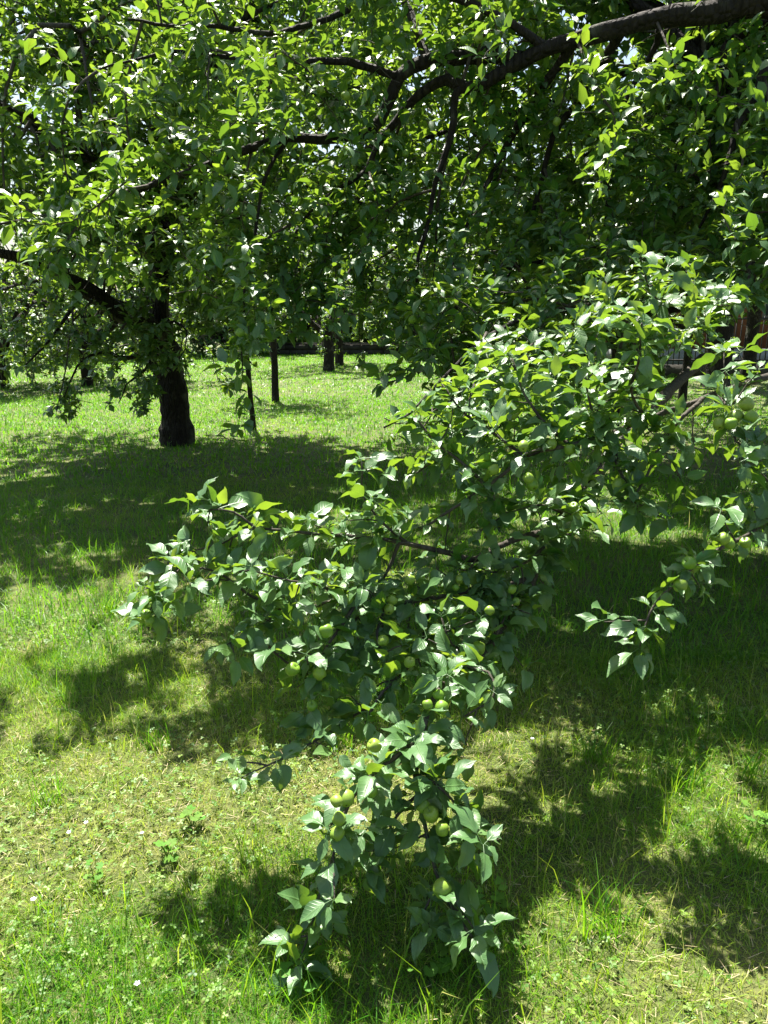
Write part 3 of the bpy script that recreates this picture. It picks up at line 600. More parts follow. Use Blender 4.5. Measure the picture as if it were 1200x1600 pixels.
    br([(650, 1210, 1.74), (690, 1230, 1.68), (720, 1270, 1.65), (738, 1320, 1.63)], .005, .002, .042, .076)
    br([(690, 1380, 1.61), (665, 1420, 1.58), (672, 1450, 1.55)], .004, .002, .045, .074)
    br([(800, 955, 2.33), (765, 925, 2.3), (725, 945, 2.25), (700, 985, 2.2)], .005, .002, .04, .074)
    br([(748, 1030, 2.12), (705, 1005, 2.1), (690, 965, 2.15)], .005, .002, .045, .074)
    br([(850, 855, 2.5), (810, 885, 2.4), (760, 895, 2.35), (715, 890, 2.3)], .005, .002, .04, .072, .15)
    br([(880, 805, 2.6), (850, 790, 2.5), (800, 800, 2.4), (750, 830, 2.35)], .005, .002, .04, .072, .1)
    br([(915, 757, 2.7), (900, 800, 2.55), (890, 840, 2.45)], .005, .002, .045, .074, .1)
    br([(540, 938, 2.15), (500, 915, 2.1), (440, 905, 2.05), (390, 890, 2.02)], .005, .002, .04, .074, .1)
    br([(605, 945, 2.2), (590, 985, 2.1), (600, 1030, 2.0), (620, 1060, 1.95)], .005, .002, .045, .074, .1)
    br([(655, 1240, 1.72), (620, 1270, 1.69), (600, 1320, 1.67), (575, 1360, 1.66)], .005, .002, .05, .08)
    br([(1330, 720, 2.6), (1230, 790, 2.2), (1180, 830, 2.1), (1120, 862, 2.05), (1070, 900, 2.0), (1020, 950, 1.98), (1000, 1010, 1.95)], .012, .003, .05, .078, .25)
    br([(1290, 770, 2.4), (1215, 760, 2.3), (1190, 740, 2.3)], .006, .003, .05, .076)
    br([(760, 520, 3.4), (745, 560, 3.1), (735, 620, 2.9), (700, 700, 2.7), (650, 740, 2.6)], .007, .003, .04, .07, .1)
    br([(860, 490, 3.6), (830, 540, 3.2), (800, 600, 3.0), (780, 660, 2.85)], .007, .003, .04, .07, .1)
    br([(960, 470, 3.75), (900, 520, 3.2), (870, 580, 2.9), (860, 640, 2.75)], .007, .003, .04, .072, .1)
    br([(765, 280, 4.7), (730, 360, 4.2), (700, 430, 3.9), (690, 490, 3.7), (670, 560, 3.5)], .009, .003, .035, .07, .1)
    br([(830, 340, 4.7), (800, 390, 4.2), (770, 440, 3.9), (745, 500, 3.6)], .009, .003, .035, .07, .1)
    br([(850, 262, 4.7), (870, 340, 4.2), (880, 410, 3.9), (850, 460, 3.6), (830, 520, 3.4)], .009, .003, .035, .07, .1)
    br([(950, 300, 4.5), (960, 360, 4.1), (945, 420, 3.8), (950, 480, 3.5), (930, 530, 3.2)], .009, .003, .035, .07, .1)
    br([(1020, 330, 4.6), (1010, 380, 4.1), (1030, 430, 3.8), (1000, 470, 3.5)], .009, .003, .04, .07, .1)
    br([(1090, 360, 4.1), (1070, 400, 3.8), (1080, 440, 3.5), (1100, 470, 3.3)], .008, .003, .045, .07, .1)
    br([(1150, 192, 4.2), (1160, 260, 3.9), (1130, 320, 3.6), (1150, 380, 3.4)], .008, .003, .045, .07, .1)
    br([(650, 460, 4.4), (640, 500, 4.1), (660, 540, 3.9), (640, 585, 3.7), (600, 600, 3.6)], .006, .003, .045, .068, .1)
    br([(575, 262, 4.7), (590, 330, 4.3), (560, 400, 4.1), (530, 450, 4.0), (520, 505, 3.9)], .007, .003, .04, .07, .1)
    br([(450, 216, 4.4), (420, 200, 4.0), (370, 190, 3.8), (345, 230, 3.7), (350, 280, 3.6)], .007, .003, .04, .075, .1)
    br([(300, 262, 4.25), (250, 240, 3.9), (190, 290, 3.7), (140, 330, 3.6), (90, 350, 3.55), (20, 345, 3.5)], .007, .003, .04, .075, .1)
    br([(270, 85, 4.3), (250, 140, 4.0), (220, 160, 3.8), (170, 130, 3.7)], .006, .003, .045, .075, .1)
    br([(380, 88, 4.35), (420, 120, 4.0), (450, 170, 3.8), (440, 210, 3.7)], .006, .003, .045, .075, .1)
    br([(600, 215, 4.7), (520, 150, 4.2), (480, 110, 4.0), (440, 80, 3.9)], .007, .003, .045, .075, .1)
    br([(900, 60, 4.4), (930, 130, 4.1), (960, 190, 3.9), (950, 260, 3.7), (930, 300, 3.6)], .008, .003, .045, .075, .1)
    br([(1050, 468, 3.8), (1030, 470, 3.3), (1010, 440, 3.1), (1000, 400, 3.0)], .007, .003, .05, .07, .1)
    br([(1110, 458, 3.8), (1100, 500, 3.2), (1075, 520, 3.0), (1060, 545, 2.9)], .006, .003, .06, .07, .1)
    br([(1200, 430, 3.9), (1150, 470, 3.3), (1120, 480, 3.1)], .006, .003, .06, .07, .2)
    SP = []; ST = []; SZ = []
    for p, spc, size, bare in low:
        a, t, i, tt = sample_along(p[None], spc, r, bare); SP.append(a); ST.append(t); SZ.append(np.full(len(a), size))
        # short side shoots
        c, ct, _, _ = sample_along(p[None], spc * 2.6, r, bare); b = grow(c, side_dirs(ct, r, 45, 90, .1), r.uniform(.05, .15, len(c)), 3, .08, .15, r)
        mbt = MB(); tubes(mbt, b, np.linspace(.003, .0018, 4)[None] * np.ones((len(b), 1)), 5); low_tw.append(mbt)
        SP.append(b[:, -1]); ST.append(norm(b[:, -1] - b[:, -2])); SZ.append(np.full(len(b), size))
        SP.append(p[-1:]); ST.append(norm(p[-1:] - p[-2:-1])); SZ.append(np.full(1, size))
    mb = MB()
    for q in low_tw:
        for v, f, t, u in zip(q.v, q.f, q.t, q.uv): mb.v.append(v); mb.t.append(t); mb.uv.append(u); mb.f.append(f + mb.n - 0) if False else mb.f.append(f + mb.n); mb.m.append(0)
        mb.n += sum(len(v) for v in q.v)
    o = mb.build('side_shoots', M_twig, T); o['kind'] = 'stuff'
    SP = np.vstack(SP); ST = np.vstack(ST); SZ = np.concatenate(SZ)
    x, y, z = pix(SP); keep = SP[:, 2] > .03
    for (x0, y0, x1, y1) in ((640, 846, 735, 876), (755, 840, 825, 872), (925, 712, 950, 758), (1020, 590, 1110, 660)): keep &= ~((x > x0) & (x < x1) & (y > y0) & (y < y1) & (r.random(len(x)) < .85))
    SP, ST, SZ = SP[keep], ST[keep], SZ[keep]
    yg = r.random(len(SP)) < .12; x, y, z = pix(SP); yg |= (y > 1400) & (x < 545) & (r.random(len(SP)) < .8); yg |= (x < 420) & (y > 1180) & (y < 1240)
    pos, R, sc, tn = rosettes(SP, ST, r, 4, 6, .073, .13, (45, 95), yg)
    arrs.append((pos, R, sc, tn))
    # ---- apples
    ap = [(585, 1165, 44), (541, 1247, 44), (526, 1252, 40), (530, 1279, 46), (527, 1303, 42), (580, 1236, 40), (660, 1258, 42), (674, 1273, 42), (691, 1296, 38), (690, 1388, 48), (668, 1101, 40), (685, 1086, 38), (690, 1105, 40), (640, 1035, 36), (488, 1103, 42), (500, 1052, 42), (457, 1046, 42), (510, 986, 42), (528, 928, 42), (543, 936, 40), (599, 1001, 38), (613, 938, 38), (608, 952, 36), (747, 1013, 44), (765, 954, 40), (718, 905, 38), (712, 918, 34), (800, 921, 36), (806, 940, 38), (228, 960, 40), (235, 971, 42), (406, 832, 40), (590, 845, 38), (587, 858, 38), (771, 734, 40), (826, 747, 42), (832, 757, 42), (818, 697, 42), (897, 792, 42), (900, 809, 42), (967, 758, 44), (890, 702, 42), (960, 651, 42), (862, 694, 40), (1150, 651, 46), (1166, 632, 46), (1174, 651, 46), (1124, 662, 44), (1142, 662, 44), (1140, 850, 42), (1165, 848, 42), (1130, 842, 40), (1077, 880, 40), (1063, 915, 42), (575, 790, 36), (900, 650, 38), (640, 905, 36)]
    sx, sy, sz = pix(SP)
    for (ax_, ay_, mm) in ap:
        j = np.argsort((sx - ax_) ** 2 + (sy - ay_) ** 2)[:4]; Y = SP[j, 1].min() - .028
        put_apple(T, P(ax_, ay_, Y), mm / 1000 * r.uniform(.68, .96), r)
    ux, uy, uz = pix(up_sp)
    for (ax_, ay_) in [(345, 183), (353, 194), (339, 191), (412, 218), (374, 222), (250, 167), (248, 246), (76, 346), (206, 306), (440, 104), (470, 76), (483, 76), (525, 90), (938 - 600 + 100, 45), (605, 63), (340, 95 + 60), (415, 262), (660, 70), (725, 62), (748, 60), (845, 55), (845, 45), (795, 120), (885, 70), (608, 250), (634, 240), (735, 260), (935, 235), (930, 210), (870, 190), (430, 475), (420, 500), (375, 520), (490, 455), (590, 445), (855, 350), (810, 345), (655, 300), (1010, 150), (1080, 240), (540, 150), (500, 140)]:
        d2 = (ux - ax_) ** 2 + (uy - ay_) ** 2; j = np.argsort(d2 + uz * 30)[:3]
        put_apple(T, P(ax_, ay_, max(3.5, up_sp[j, 1].min() - .12)), .042 * r.uniform(.85, 1.05), r)
    vis = np.where((ux > 0) & (ux < 1200) & (uy > 0) & (uy < 600) & (uz < 5.2))[0]
    for j in r.choice(vis, 60, replace=False): put_apple(T, up_sp[j] + np.array([0, 0, -.045]), .038 * r.uniform(.8, 1.1), r)
    # ---- leaves: the 300 that show largest are objects, the rest one part
    a = [np.concatenate([q[i] for q in arrs]) for i in range(4)]
    x, y, z = pix(a[0]); inside = (x > 0) & (x < 1200) & (y > 0) & (y < 1600); key = np.where(inside, a[2] / z, 0); key[:len(arrs[0][0])] *= .3
    big = np.argsort(-key)[:300]; rest = np.ones(len(x), bool); rest[big] = False
    single_leaves(T, a, big, r)
    nearm = np.zeros(len(x), bool); nearm[len(arrs[0][0]):] = True; nearm &= z < 3.1
    q = rest & nearm; mb = MB(); add_leaves(mb, HI, *[v[q] for v in a], r)
    q = rest & ~nearm; add_leaves(mb, MID, *[v[q] for v in a], r)
    o = mb.build('foliage', M_leaf, T); o['kind'] = 'stuff'
    print('foreground leaves', len(x), 'near', nearm.sum(), 'upper spurs', len(up_sp))
low_tw = []
foreground_tree()

# ================================================================== the old apple tree on the left
def left_tree():
    r = np.random.default_rng(31); B = G(278, 694)
    T = thing('apple_tree', B, 'old apple tree with thick black trunk and low hanging twigs at the left', 'apple tree')
    Y = B[1]
    o, tp, _ = wood('trunk', [B + (0, 0, -.15), P(277, 670, Y), P(272, 620, Y), P(262, 575, Y), P(250, 540, Y - .05), P(240, 510, Y - .1)], .185, .20, T, 32, .045, .008, 9, .11, flare=.5)
    L = []
    def limb(cps, r0, r1, k=9, wob=.03): L.append(wood('limb', cps, r0, r1, T, k, .14, wob, len(L) + 90, .06)[1])
    limb([P(246, 545, Y - .05), P(225, 512, Y - .3), P(190, 488, Y - .7), P(140, 455, Y - 1.2), P(90, 425, Y - 1.6), P(30, 400, Y - 1.9), P(-60, 380, Y - 2.2)], .17, .03)
    limb([P(246, 530, Y), P(247, 480, Y + .1), P(248, 420, Y + .2), P(252, 350, Y + .3), P(262, 270, Y + .3), P(240, 180, Y + .4), P(225, 80, Y + .5), P(230, -30, Y + .6)], .17, .04)
    limb([P(250, 400, Y + .2), P(200, 330, Y - .3), P(120, 250, Y - .9), P(40, 190, Y - 1.4), P(-60, 140, Y - 1.8)], .09, .02)
    limb([P(254, 350, Y + .3), P(320, 280, Y - .2), P(400, 210, Y - .6), P(470, 150, Y - .8)], .08, .02)
    limb([P(250, 290, Y + .3), P(170, 200, Y + .8), P(90, 100, Y + 1.3), P(20, 20, Y + 1.6)], .07, .02)
    limb([P(245, 200, Y + .4), P(310, 120, Y + 1.0), P(370, 40, Y + 1.6)], .06, .02)
    limb([P(240, 180, Y + .4), P(170, 90, Y - .5), P(100, 10, Y - 1.2), P(50, -60, Y - 1.6)], .06, .02)
    limb([P(235, 130, Y + .4), P(300, 40, Y - .4), P(380, -40, Y - 1.0)], .06, .02)
    limb([P(245, 535, Y - .2), P(200, 560, Y - .8), P(160, 555, Y - 1.3), P(120, 570, Y - 1.6), P(100, 620, Y - 1.8)], .04, .006)
    limb([P(225, 512, Y - .3), P(240, 540, Y - .8), P(225, 580, Y - 1.1), P(195, 600, Y - 1.2), P(185, 630, Y - 1.2)], .03, .005)
    limb([P(140, 455, Y - 1.2), P(100, 490, Y - 1.6), P(70, 540, Y - 1.9), P(40, 570, Y - 2.0)], .03, .006)
    limb([P(252, 350, Y + .3), P(330, 380, Y - .6), P(400, 420, Y - 1.2), P(450, 450, Y - 1.5)], .04, .006)
    limb([P(225, 512, Y - .3), P(270, 500, Y - .9), P(290, 530, Y - 1.2), P(280, 560, Y - 1.2)], .025, .005)
    limb([P(250, 380, Y + .2), P(350, 300, Y + .8), P(450, 260, Y + 1.0), P(560, 240, Y + 1.1)], .08, .02)
    limb([P(255, 300, Y + .3), P(370, 200, Y + .2), P(480, 120, Y + .1), P(590, 70, Y)], .08, .02)
    limb([P(240, 180, Y + .4), P(330, 60, Y + .6), P(430, -40, Y + .8), P(540, -100, Y + .8)], .07, .02)
    limb([P(250, 400, Y + .2), P(150, 370, Y + .9), P(60, 330, Y + 1.4), P(-40, 300, Y + 1.7)], .08, .02)
    limb([P(262, 270, Y + .3), P(190, 230, Y - .8), P(130, 160, Y - 1.7), P(90, 100, Y - 2.4)], .06, .015)
    limb([P(250, 330, Y + .3), P(290, 300, Y - .9), P(330, 250, Y - 1.9), P(350, 200, Y - 2.6)], .06, .015)
    limb([P(240, 180, Y + .4), P(190, 110, Y - 1.2), P(140, 70, Y - 2.4), P(110, 40, Y - 3.4)], .06, .012)
    limb([P(262, 270, Y + .3), P(310, 150, Y - 1.2), P(340, 80, Y - 2.4), P(350, 30, Y - 3.4)], .06, .012)
    limb([P(250, 330, Y + .3), P(150, 250, Y - 1.5), P(60, 190, Y - 2.7), P(-10, 160, Y - 3.4)], .06, .012)
    limb([P(255, 300, Y + .3), P(380, 180, Y - .8), P(480, 110, Y - 1.8), P(540, 60, Y - 2.6)], .06, .012)
    limb([P(370, 200, Y + .2), P(500, 150, Y - .3), P(620, 130, Y - .6), P(720, 110, Y - .8)], .05, .012)
    limb([P(350, 300, Y + .8), P(480, 230, Y + .2), P(600, 200, Y - .3), P(680, 190, Y - .8)], .05, .012)
    def prune(p, rr):
        x, y, z = pix(p); k = lit_prune(p, rr, .9) & clump(p, rr, 1.1, .42)
        k &= ~((y > 580) & ((x > 250) | (x < 70))); k &= ~((y > 650)); k &= ~((x > 305) & (y > 520)); k &= ~((y > 600) & (x > 125) & (x < 170)); k &= ~((y > 575) & (r.random(len(y)) < .2)); k &= ~((y > 430) & (y < 600) & (x < 215) & (rr.random(len(y)) < .6)); return k & (p[:, 2] > .5)
    sp_, st_, a = foliate(T, L, r, L1=(.6, 1.7), s1=.15, L2=(.2, .6), s2=.14, spur=.095, size=.09, kk=(5, 8), droop1=.10, droop2=.06, tmin=.1, prune=prune, hang=.25, twig_r=(.016, .005), youngp=.10, twigk=3)
    n0 = len(L); c = np.array([B[0], Y, 0.0])  # upper crown out of view, added to deepen the shade below
    for i in range(9):
        an = i * 2.4 + .5; e = np.array([math.cos(an) * 2.6, math.sin(an) * 2.6 - .4, 0]); q = c + e * .25
        limb([q + (0, 0, 4.2), c + e * .6 + (0, 0, 5.3), c + e + (0, 0, 5.7 + .5 * math.sin(i * 3))], .06, .015, 6)
    u = foliate(T, L[n0:], r, L1=(.6, 1.5), s1=.2, L2=(.2, .6), s2=.2, spur=.14, size=.12, kk=(5, 8), tmin=.1, prune=lambda p, rr: lit_prune(p, rr, .93), twig_r=(.016, .005), twigk=3, twigname='added_shade_twigs')[2]
    leaf_mesh_object(T, u, LOW, M_leaf_left, r, 'added_shade_foliage')
    x, y, z = pix(a[0]); ins = (x > 0) & (x < 600) & (y > 0) & (y < 690); key = np.where(ins, a[2] / z, 0); big = np.argsort(-key)[:120]; rest = np.ones(len(x), bool); rest[big] = False
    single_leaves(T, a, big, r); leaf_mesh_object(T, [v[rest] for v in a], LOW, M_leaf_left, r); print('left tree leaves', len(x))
left_tree()

# ================================================================== other trees
def auto_tree(name, label, cat, base, h, rad, r0, seed, trunk_h=1.4, nl=7, lean=(0, 0), leafsize=.10, s1=.35, s2=.3, spur=.2, kk=(4, 6), group=None, tint=0.0, prune=None, shapes=LOW, leafm=None, hang=.25, low=0.0, L1=None, flat=1.0):
    r = np.random.default_rng(seed); B = np.array(base, float); T = thing(name, B, label, cat, group)
    ln = np.array([lean[0], lean[1], 0.0]); top = B + ln * trunk_h + (0, 0, trunk_h)
    wood('trunk', [B + (0, 0, -.15), B + ln * trunk_h * .5 + (0, 0, trunk_h * .5), top], r0, r0 * .8, T, 12, .15, .008, seed, .05, flare=.35)
    L = []
    for i in range(nl):
        a = i * 2.4 + r.uniform(-.4, .4); e = r.uniform(.25, .95) if i else 1.3; d = np.array([math.cos(a) * math.cos(e), math.sin(a) * math.cos(e), math.sin(e)]); ln_ = rad * (math.cos(e) ** 2 * .95) + (h - trunk_h) * math.sin(e) ** 2 * .92
        m = top + d * ln_ * .5 + (0, 0, .12 * ln_); e_ = top + d * ln_ + r.normal(0, .15, 3) - np.array([0, 0, low * ln_ * math.cos(e)])
        s = top - (0, 0, r.uniform(0, .25) * trunk_h)
        L.append(wood('limb', [s, (s + m) / 2 + r.normal(0, .06, 3), m, e_], r0 * .55, r0 * .12, T, 7, .25, .03, seed + i, .05)[1])
    sp_, st_, a = foliate(T, L, r, L1=L1 or (rad * .25, rad * .55), s1=s1, L2=(.25, .7), s2=s2, spur=spur, size=leafsize, kk=kk, droop1=.08, tmin=.2, prune=prune, hang=hang, twig_r=(.02, .007), tint_shift=tint, twigk=3)
    leaf_mesh_object(T, a, shapes, leafm or M_leaf_far, r); return len(a[0])
def far_prune(p, r):
    x, y, z = pix(p); return lit_prune(p, r, .85) & (p[:, 2] > .35) & ~((x > 1035) & (y > 470) & (y < 640) & (z < 20) & (r.random(len(x)) < .96))
tot = 0
g = 'orchard trees behind the front row'
b = G(431, 627); tot += auto_tree('young_apple_tree', 'young tree with straight pale brown trunk on the sunlit lawn', 'tree', b, 4.2, 1.7, .075, 41, 2.0, 6, (-.01, 0), .09, .22, .2, .13, group=g)
b = G(397, 671); tot += auto_tree('sapling', 'thin dark leaning sapling stem in front of the young tree', 'sapling', b, 4.3, 1.0, .04, 42, 2.7, 5, (-.055, 0), .085, .22, .2, .14, group=g)
b = G(514, 581); tot += auto_tree('apple_tree', 'short dark apple trunk near the low wall at the back', 'apple tree', b, 4.6, 3.0, .17, 43, 1.3, 8, (0, 0), .12, .3, .3, .2, group=g)
b = G(530, 572); tot += auto_tree('apple_tree', 'farther apple tree half hidden behind the short dark trunk', 'apple tree', b, 4.8, 3.0, .15, 44, 1.4, 8, (.02, 0), .13, .36, .33, .22, group=g)
b = G(140, 602); tot += auto_tree('apple_tree', 'leafy apple tree behind the old black trunk at the left', 'apple tree', b, 4.8, 3.4, .17, 45, 1.1, 9, (-.05, 0), .12, .26, .28, .17, group=g, tint=.14, low=.35)
b = G(5, 606); tot += auto_tree('apple_tree', 'sunlit yellow green tree at the left edge of the picture', 'apple tree', b, 4.6, 3.2, .15, 46, .9, 9, (0, 0), .12, .28, .3, .17, group=g, tint=.22, low=.4)
b = G(870, 615); tot += auto_tree('apple_tree', 'apple tree with thin dark trunk behind the drooping front branches', 'apple tree', b, 5.0, 3.4, .13, 47, 1.4, 9, (.02, 0), .11, .26, .26, .16, group=g)
b = G(1062, 645); tot += auto_tree('apple_tree', 'leaning dark apple tree beside the railing on the right', 'apple tree', b, 4.8, 3.3, .08, 48, 1.5, 9, (.04, 0), .10, .26, .26, .15, group=g, prune=far_prune)
b = G(1118, 605); tot += auto_tree('tree', 'thick straight dark trunk before the orange building', 'tree', b, 6.5, 3.4, .32, 49, 2.2, 9, (0, 0), .13, .34, .32, .2, group=g, prune=far_prune)
b = G(1166, 598); tot += auto_tree('tree', 'dark trunk at the right edge nearest the orange building', 'tree', b, 6.5, 3.2, .19, 50, 2.2, 8, (0, 0), .13, .4, .34, .22, group=g, prune=far_prune)
b = P(955, 700, 8.8); b[2] = 0; tot += auto_tree('apple_tree', 'dense dark apple tree right behind the drooping front branches', 'apple tree', b, 5.6, 3.0, .085, 51, 1.5, 11, (.0, 0), .105, .17, .2, .12, group=g, prune=far_prune)
b = P(1260, 700, 9.5); b[2] = 0; tot += auto_tree('apple_tree', 'shady apple tree whose crown fills the right edge', 'apple tree', b, 5.8, 3.0, .15, 52, 1.4, 11, (0, 0), .105, .17, .2, .12, group=g, prune=far_prune)
print('orchard leaves', tot)

# belt of trees and shrubs that closes the view
r_ = np.random.default_rng(77); tot = 0
belt = [(-60, 32, 9, 'broad light green tree at the far left'), (40, 36, 12.5, 'tall dark tree behind the far left apple trees'), (165, 31, 6.0, 'bushy tree behind the old black trunk'), (235, 38, 13.5, 'tall bright tree just right of the old black trunk'), (350, 36, 9.5, 'tree behind the thin sapling'), (430, 41, 12.5, 'tall tree above the left end of the low wall'), (500, 38, 9.0, 'tree above the middle of the low wall'), (575, 42, 12.5, 'tall dark tree above the low wall'), (632, 37, 4.8, 'pale feathery shrub at the right end of the low wall'), (690, 38, 12, 'tall tree seen through the middle branches'), (790, 36, 10, 'dark tree behind the middle branches'), (880, 37, 12.5, 'tall dark tree right of the middle'), (970, 34, 10, 'dark tree left of the orange building'), (1290, 33, 11, 'tree beyond the right end of the building')]
for i, (px, Y, h, lab) in enumerate(belt):
    b = P(px, 500, Y); b[2] = 0; small = h < 7
    tot += auto_tree('shrub' if h < 5.2 else 'tree', lab, 'shrub' if h < 5.2 else 'tree', b, h, 2.9 if small else 3.6, .12 + .01 * h, 100 + i, .7, 10 if small else 15, (0, 0), .20 if small else .35, .44, .58, .32 if small else .75, (4, 6), group='trees along the far boundary', tint=float(r_.uniform(-.08, .14)) + (.12 if h < 5.2 else 0), low=.25, L1=(.8, 1.7) if small else (1.0, 2.3))
for i, (px, Y, h, lab) in enumerate([(-20, 27, 2.6, 'low hedge bush at the far left edge'), (95, 28, 2.4, 'low bush between the two far left apple trees'), (205, 31, 2.8, 'low bush just left of the old black trunk, far behind'), (320, 33, 2.8, 'low bush between the black trunk and the sapling'), (395, 34, 2.6, 'low bush behind the sapling'), (462, 37, 2.8, 'low bush behind the left end of the wall'), (520, 37.5, 2.4, 'low bush behind the middle of the wall'), (580, 37, 2.8, 'low bush behind the wall, right of its middle'), (715, 33, 2.8, 'low bush right of the wall'), (800, 30, 2.6, 'low bush behind the middle branches')]):
    b = P(px, 500, Y); b[2] = 0
    tot += auto_tree('bush', lab, 'bush', b, h, 2.2, .05, 200 + i, .35, 11, (0, 0), .19, .42, .45, .32, (4, 6), group='low bushes along the far boundary', tint=.08, low=.25, L1=(.5, 1.1))
print('belt leaves', tot)

# ================================================================== low wall, railing, building
def box(mb, c, s, bev=0.0, mat=0):
    x, y, z = np.array(s) / 2; v = np.array([[sx * x, sy * y, sz * z] for sz in (-1, 1) for sx, sy in ((-1, -1), (1, -1), (1, 1), (-1, 1))]) + np.array(c)
    mb.add(v, [(3, 2, 1, 0), (4, 5, 6, 7), (0, 1, 5, 4), (1, 2, 6, 5), (2, 3, 7, 6), (3, 0, 4, 7)], mat=mat)
M_stone = noise_material('dark_wall_stone', [(.3, (.022, .021, .018)), (.7, (.06, .055, .045))], 5, .9, .02)
M_cope = noise_material('coping_concrete', [(.3, (.16, .155, .14)), (.7, (.26, .25, .22))], 9, .9, .01)
M_iron = noise_material('dark_iron_paint', [(.3, (.012, .012, .012)), (.7, (.03, .028, .026))], 30, .55, .001)
M_orange = noise_material('orange_render', [(.3, (.15, .055, .032)), (.7, (.21, .08, .045))], 4, .9, .004)
M_white = noise_material('white_render', [(.3, (.2, .2, .19)), (.7, (.28, .28, .27))], 5, .85, .003)
M_glass = noise_material('window_glass', [(.3, (.03, .04, .05)), (.7, (.05, .06, .07))], 2, .08, 0)
M_tile = noise_material('roof_tile', [(.3, (.16, .06, .035)), (.7, (.26, .10, .06))], 12, .85, .01)
def low_wall():
    x0, x1 = P(425, 550, 35)[0], P(665, 550, 35)[0]; T = thing('low_wall', ((x0 + x1) / 2, 35, 0), 'low dark stone wall at the far end of the lawn', 'wall'); me = None
    rr = np.random.default_rng(8)
    for row in range(2):
        x = x0 - (.3 if row else 0)
        while x < x1:
            w = rr.uniform(.7, 1.1); mb = MB(); box(mb, (x + w / 2, 35 + rr.normal(0, .012), .12 + row * .25), (w - .03, .3, .22)); mb.build('stone_block', M_stone, T, False); x += w
    mb = MB(); box(mb, ((x0 + x1) / 2, 35, .525), (x1 - x0, .36, .06)); mb.build('coping', M_stone, T, False)
    mb = MB(); box(mb, ((x0 + x1) / 2, 35, .24), (x1 - x0, .2, .5)); mb.build('core', M_stone, T, False)
low_wall()
def railing():
    Y = 21.5; x0, x1 = P(985, 560, Y)[0], P(1330, 560, Y)[0]; T = thing('railing', ((x0 + x1) / 2, Y, 0), 'dark iron bar railing on a low plinth before the orange building', 'railing')
    mb = MB(); box(mb, ((x0 + x1) / 2, Y, .17), (x1 - x0, .22, .36)); mb.build('plinth', M_stone, T, False)
    for z in (.48, 1.62): mb = MB(); box(mb, ((x0 + x1) / 2, Y, z), (x1 - x0, .03, .05)); mb.build('rail', M_iron, T, False)
    mb = MB(); box(mb, (0, 0, .68), (.022, .022, 1.40)); v = mb.v[0]; me = mb.mesh('bar', M_iron, False); mp = MB(); box(mp, (0, 0, .75), (.08, .08, 1.6)); mep = mp.mesh('post', M_iron, False)
    n = int((x1 - x0) / .15)
    for i in range(n + 1):
        post = i % 14 == 0; o = link('post' if post else 'bar', mep if post else me, T); o.location = (x0 + (x1 - x0) * i / n, Y + (.0 if post else .002), .36)
railing()
def building():
    Y = 26.0; x0, x1 = P(1000, 560, Y)[0], P(1420, 560, Y)[0]; W = x1 - x0; T = thing('building', ((x0 + x1) / 2, Y + 4, 0), 'orange rendered building with white base behind the railing', 'building')
    mb = MB(); box(mb, ((x0 + x1) / 2, Y + 4, 2.4), (W, 8, 3.6)); mb.build('wall', M_orange, T, False)
    mb = MB(); box(mb, ((x0 + x1) / 2, Y + 4, .32), (W + .06, 8.06, .62)); mb.build('base', M_white, T, False)
    for i in range(3):
        cx = x0 + W * (.2 + .3 * i); mb = MB(); box(mb, (cx, Y - .01, 2.3), (1.2, .06, 1.3)); w = mb.build('window', M_white, T, False)
        for s in (-1, 1): mb = MB(); box(mb, (cx + s * .28, Y - .045, 2.3), (.5, .02, 1.15)); mb.build('pane', M_glass, w, False)
        mb = MB(); box(mb, (cx, Y - .07, 1.61), (1.35, .16, .07)); mb.build('sill', M_cope, w, False)
    v = [(x0 - .4, Y - .4, 4.2), (x1 + .4, Y - .4, 4.2), (x1 + .4, Y + 8.4, 4.2), (x0 - .4, Y + 8.4, 4.2), (x0 + 2, Y + 4, 6.2), (x1 - 2, Y + 4, 6.2)]
    mb = MB(); mb.add(v, [(0, 1, 5, 4), (2, 3, 4, 5)]); mb.add(v, [(1, 2, 5), (3, 0, 4)]); mb.add(v, [(3, 2, 1, 0)]); mb.build('roof', M_tile, T, False)
building()

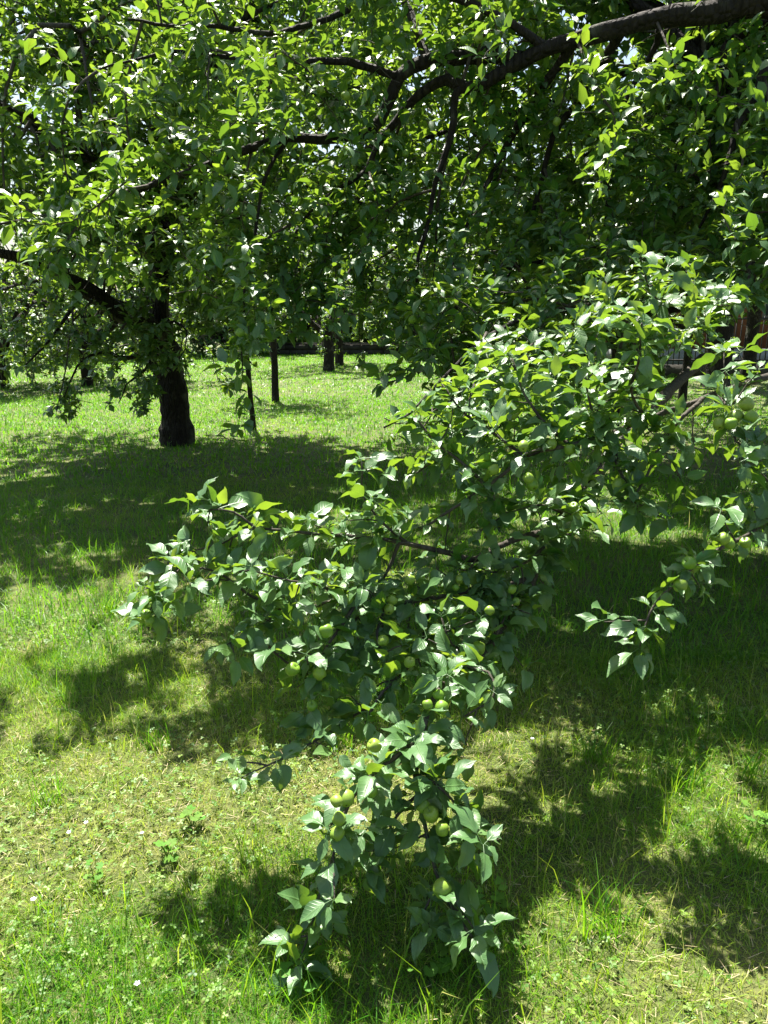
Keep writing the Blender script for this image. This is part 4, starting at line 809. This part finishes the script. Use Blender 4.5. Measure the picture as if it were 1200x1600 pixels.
# ================================================================== small things in the near grass
M_petal = noise_material('pale_lilac_petal', [(.3, (.62, .60, .74)), (.7, (.80, .78, .86))], 60, .6, 0)
M_yellow = noise_material('yellow_disc', [(.3, (.6, .4, .05)), (.7, (.7, .5, .08))], 60, .7, 0)
M_weed = leaf_material('weed_leaf', dark=(.07, .16, .02), mid=(.10, .20, .025), light=(.17, .28, .03), veins=False, rough=.65, tw=.25, spec=.2)
def flowers():
    r = np.random.default_rng(4); labs = [(135, 1296, 'pale flower in the bright grass nearest the left shadow tip'), (107, 1302, 'small pale flower left of the brighter one'), (222, 1309, 'lilac flower in the middle of the left lawn'), (52, 1410, 'white flower near the left edge of the lawn'), (214, 1541, 'lilac flower at the bottom left of the lawn'), (662, 1008, 'small pale flower in the shade under the branches'), (832, 1156, 'white flower in the shaded grass at the right')]
    for px, py, lab in labs:
        b = G(px, py, .05); g0 = ground_h(b[0], b[1]); T = thing('flower', (b[0], b[1], g0), lab, 'flower', 'small flowers in the grass'); h = r.uniform(.045, .07); R0 = r.uniform(.005, .007)
        mb = MB(); tubes(mb, np.array([[b[0], b[1], g0 - .01], [b[0] + .004, b[1], g0 + h * .5], [b[0], b[1] + .003, g0 + h]]), np.array([.0012, .001, .0009]), 4); mb.build('stem', M_weed, T)
        ph = r.uniform(0, 6.28)
        for q in range(5):
            a = ph + q * 1.2566; u = np.array([math.cos(a), math.sin(a), .25]); w = np.array([-math.sin(a), math.cos(a), 0]); c = np.array([b[0], b[1] + .003, g0 + h])
            mb = MB(); mb.add([c, c + R0 * (.5 * u - .4 * w), c + R0 * (u * 1.0 - .32 * w), c + R0 * 1.15 * u, c + R0 * (u * 1.0 + .32 * w), c + R0 * (.5 * u + .4 * w)], [(0, 1, 2, 3), (0, 3, 4, 5)]); mb.build('petal', M_petal, T)
        v, f = [], []; mb = MB(); tubes(mb, np.array([[b[0], b[1] + .003, g0 + h - .001], [b[0], b[1] + .003, g0 + h + .003]]), np.array([.0028, .0018]), 7); mb.build('centre', M_yellow, T)
flowers()
def weeds():
    r = np.random.default_rng(6)
    ws = [(480, 1535, .04, 7, 'round leaved weed under the tip of the left hanging twig'), (668, 1530, .034, 6, 'small bright weed with spread leaflets below the drooping branch'), (265, 1345, .028, 8, 'broad leaved weed in the sunny grass left of the branch'), (150, 1385, .022, 6, 'flat weed rosette in the left lawn'), (1180, 1295, .032, 6, 'pale broad weed at the right edge of the lawn'), (765, 1430, .036, 6, 'dark broad weed beside the drooping branch tip'), (300, 1295, .028, 7, 'broad weed at the edge of the left branch shadow')]
    for px, py, s, n, lab in ws:
        b = G(px, py); g0 = ground_h(b[0], b[1]); T = thing('weed', (b[0], b[1], g0), lab, 'weed', 'broad leaved weeds in the grass')
        for q in range(n):
            a = q * 2.4 + r.uniform(-.3, .3); d = np.array([math.cos(a), math.sin(a), 0]); w = np.array([-math.sin(a), math.cos(a), 0]); h = r.uniform(.03, .08); c = np.array([b[0], b[1], g0]) + d * s * r.uniform(.5, 1.4) + (0, 0, h); k = 10; nn = norm(np.array([r.normal(0, .25), r.normal(0, .25), 1])); V = [c]
            for j in range(k + 1):
                t = (j / k - .5) * 5.6; rad = s * r.uniform(.5, .62) * (1 + .13 * math.cos(t * 5)); u = d * math.cos(t) + w * math.sin(t); u = u - nn * u.dot(nn); V.append(c + u * rad + nn * s * .10 * math.cos(t * 5))
            mb = MB(); mb.add(V, [(0, j + 1, j + 2) for j in range(k)], r.uniform(.3, .8))
            tubes(mb, np.array([[b[0], b[1], g0 - .01], (np.array([b[0], b[1], g0]) + c) / 2 + (0, 0, .006), c]), np.array([.0015, .0013, .001]), 4, .5); mb.build('leaf', M_weed, T)
weeds()
def tufts():
    r = np.random.default_rng(9)
    ts = [(945, 1460, .24, 26, 'tall green grass tuft left of the shaded strip at bottom right'), (1075, 1235, .2, 24, 'upright grass tuft at the right, before the deep shade'), (930, 1190, .18, 18, 'arching grass tuft in the shade right of the branches'), (170, 960, .2, 34, 'thick bright tuft on the shadow edge at the left'), (235, 1175, .16, 22, 'grass tuft beside the left leaf shadow'), (75, 1260, .17, 20, 'fresh grass tuft near the left edge'), (480, 1560, .14, 14, 'thin grass tuft under the left hanging twig tip'), (1170, 1210, .2, 16, 'tall grass tuft at the right edge'), (540, 1170, .16, 20, 'grass tuft behind the hanging apples')]
    for px, py, h, n, lab in ts:
        b = G(px, py); T = thing('grass_tuft', (b[0], b[1], ground_h(b[0], b[1])), lab, 'grass tuft', 'tall tufts in the near grass'); mb = MB()
        n = int(n * 1.6); X = b[0] + r.normal(0, .035, n); Y = b[1] + r.normal(0, .03, n); blades(mb, X, Y, h * r.uniform(.45, 1.1, n), r.uniform(.003, .0058, n), r.uniform(.1, .85, n), np.clip(r.normal(.3, .15, n), 0, .8), 5, r); mb.build('blades', M_grass, T)
tufts()
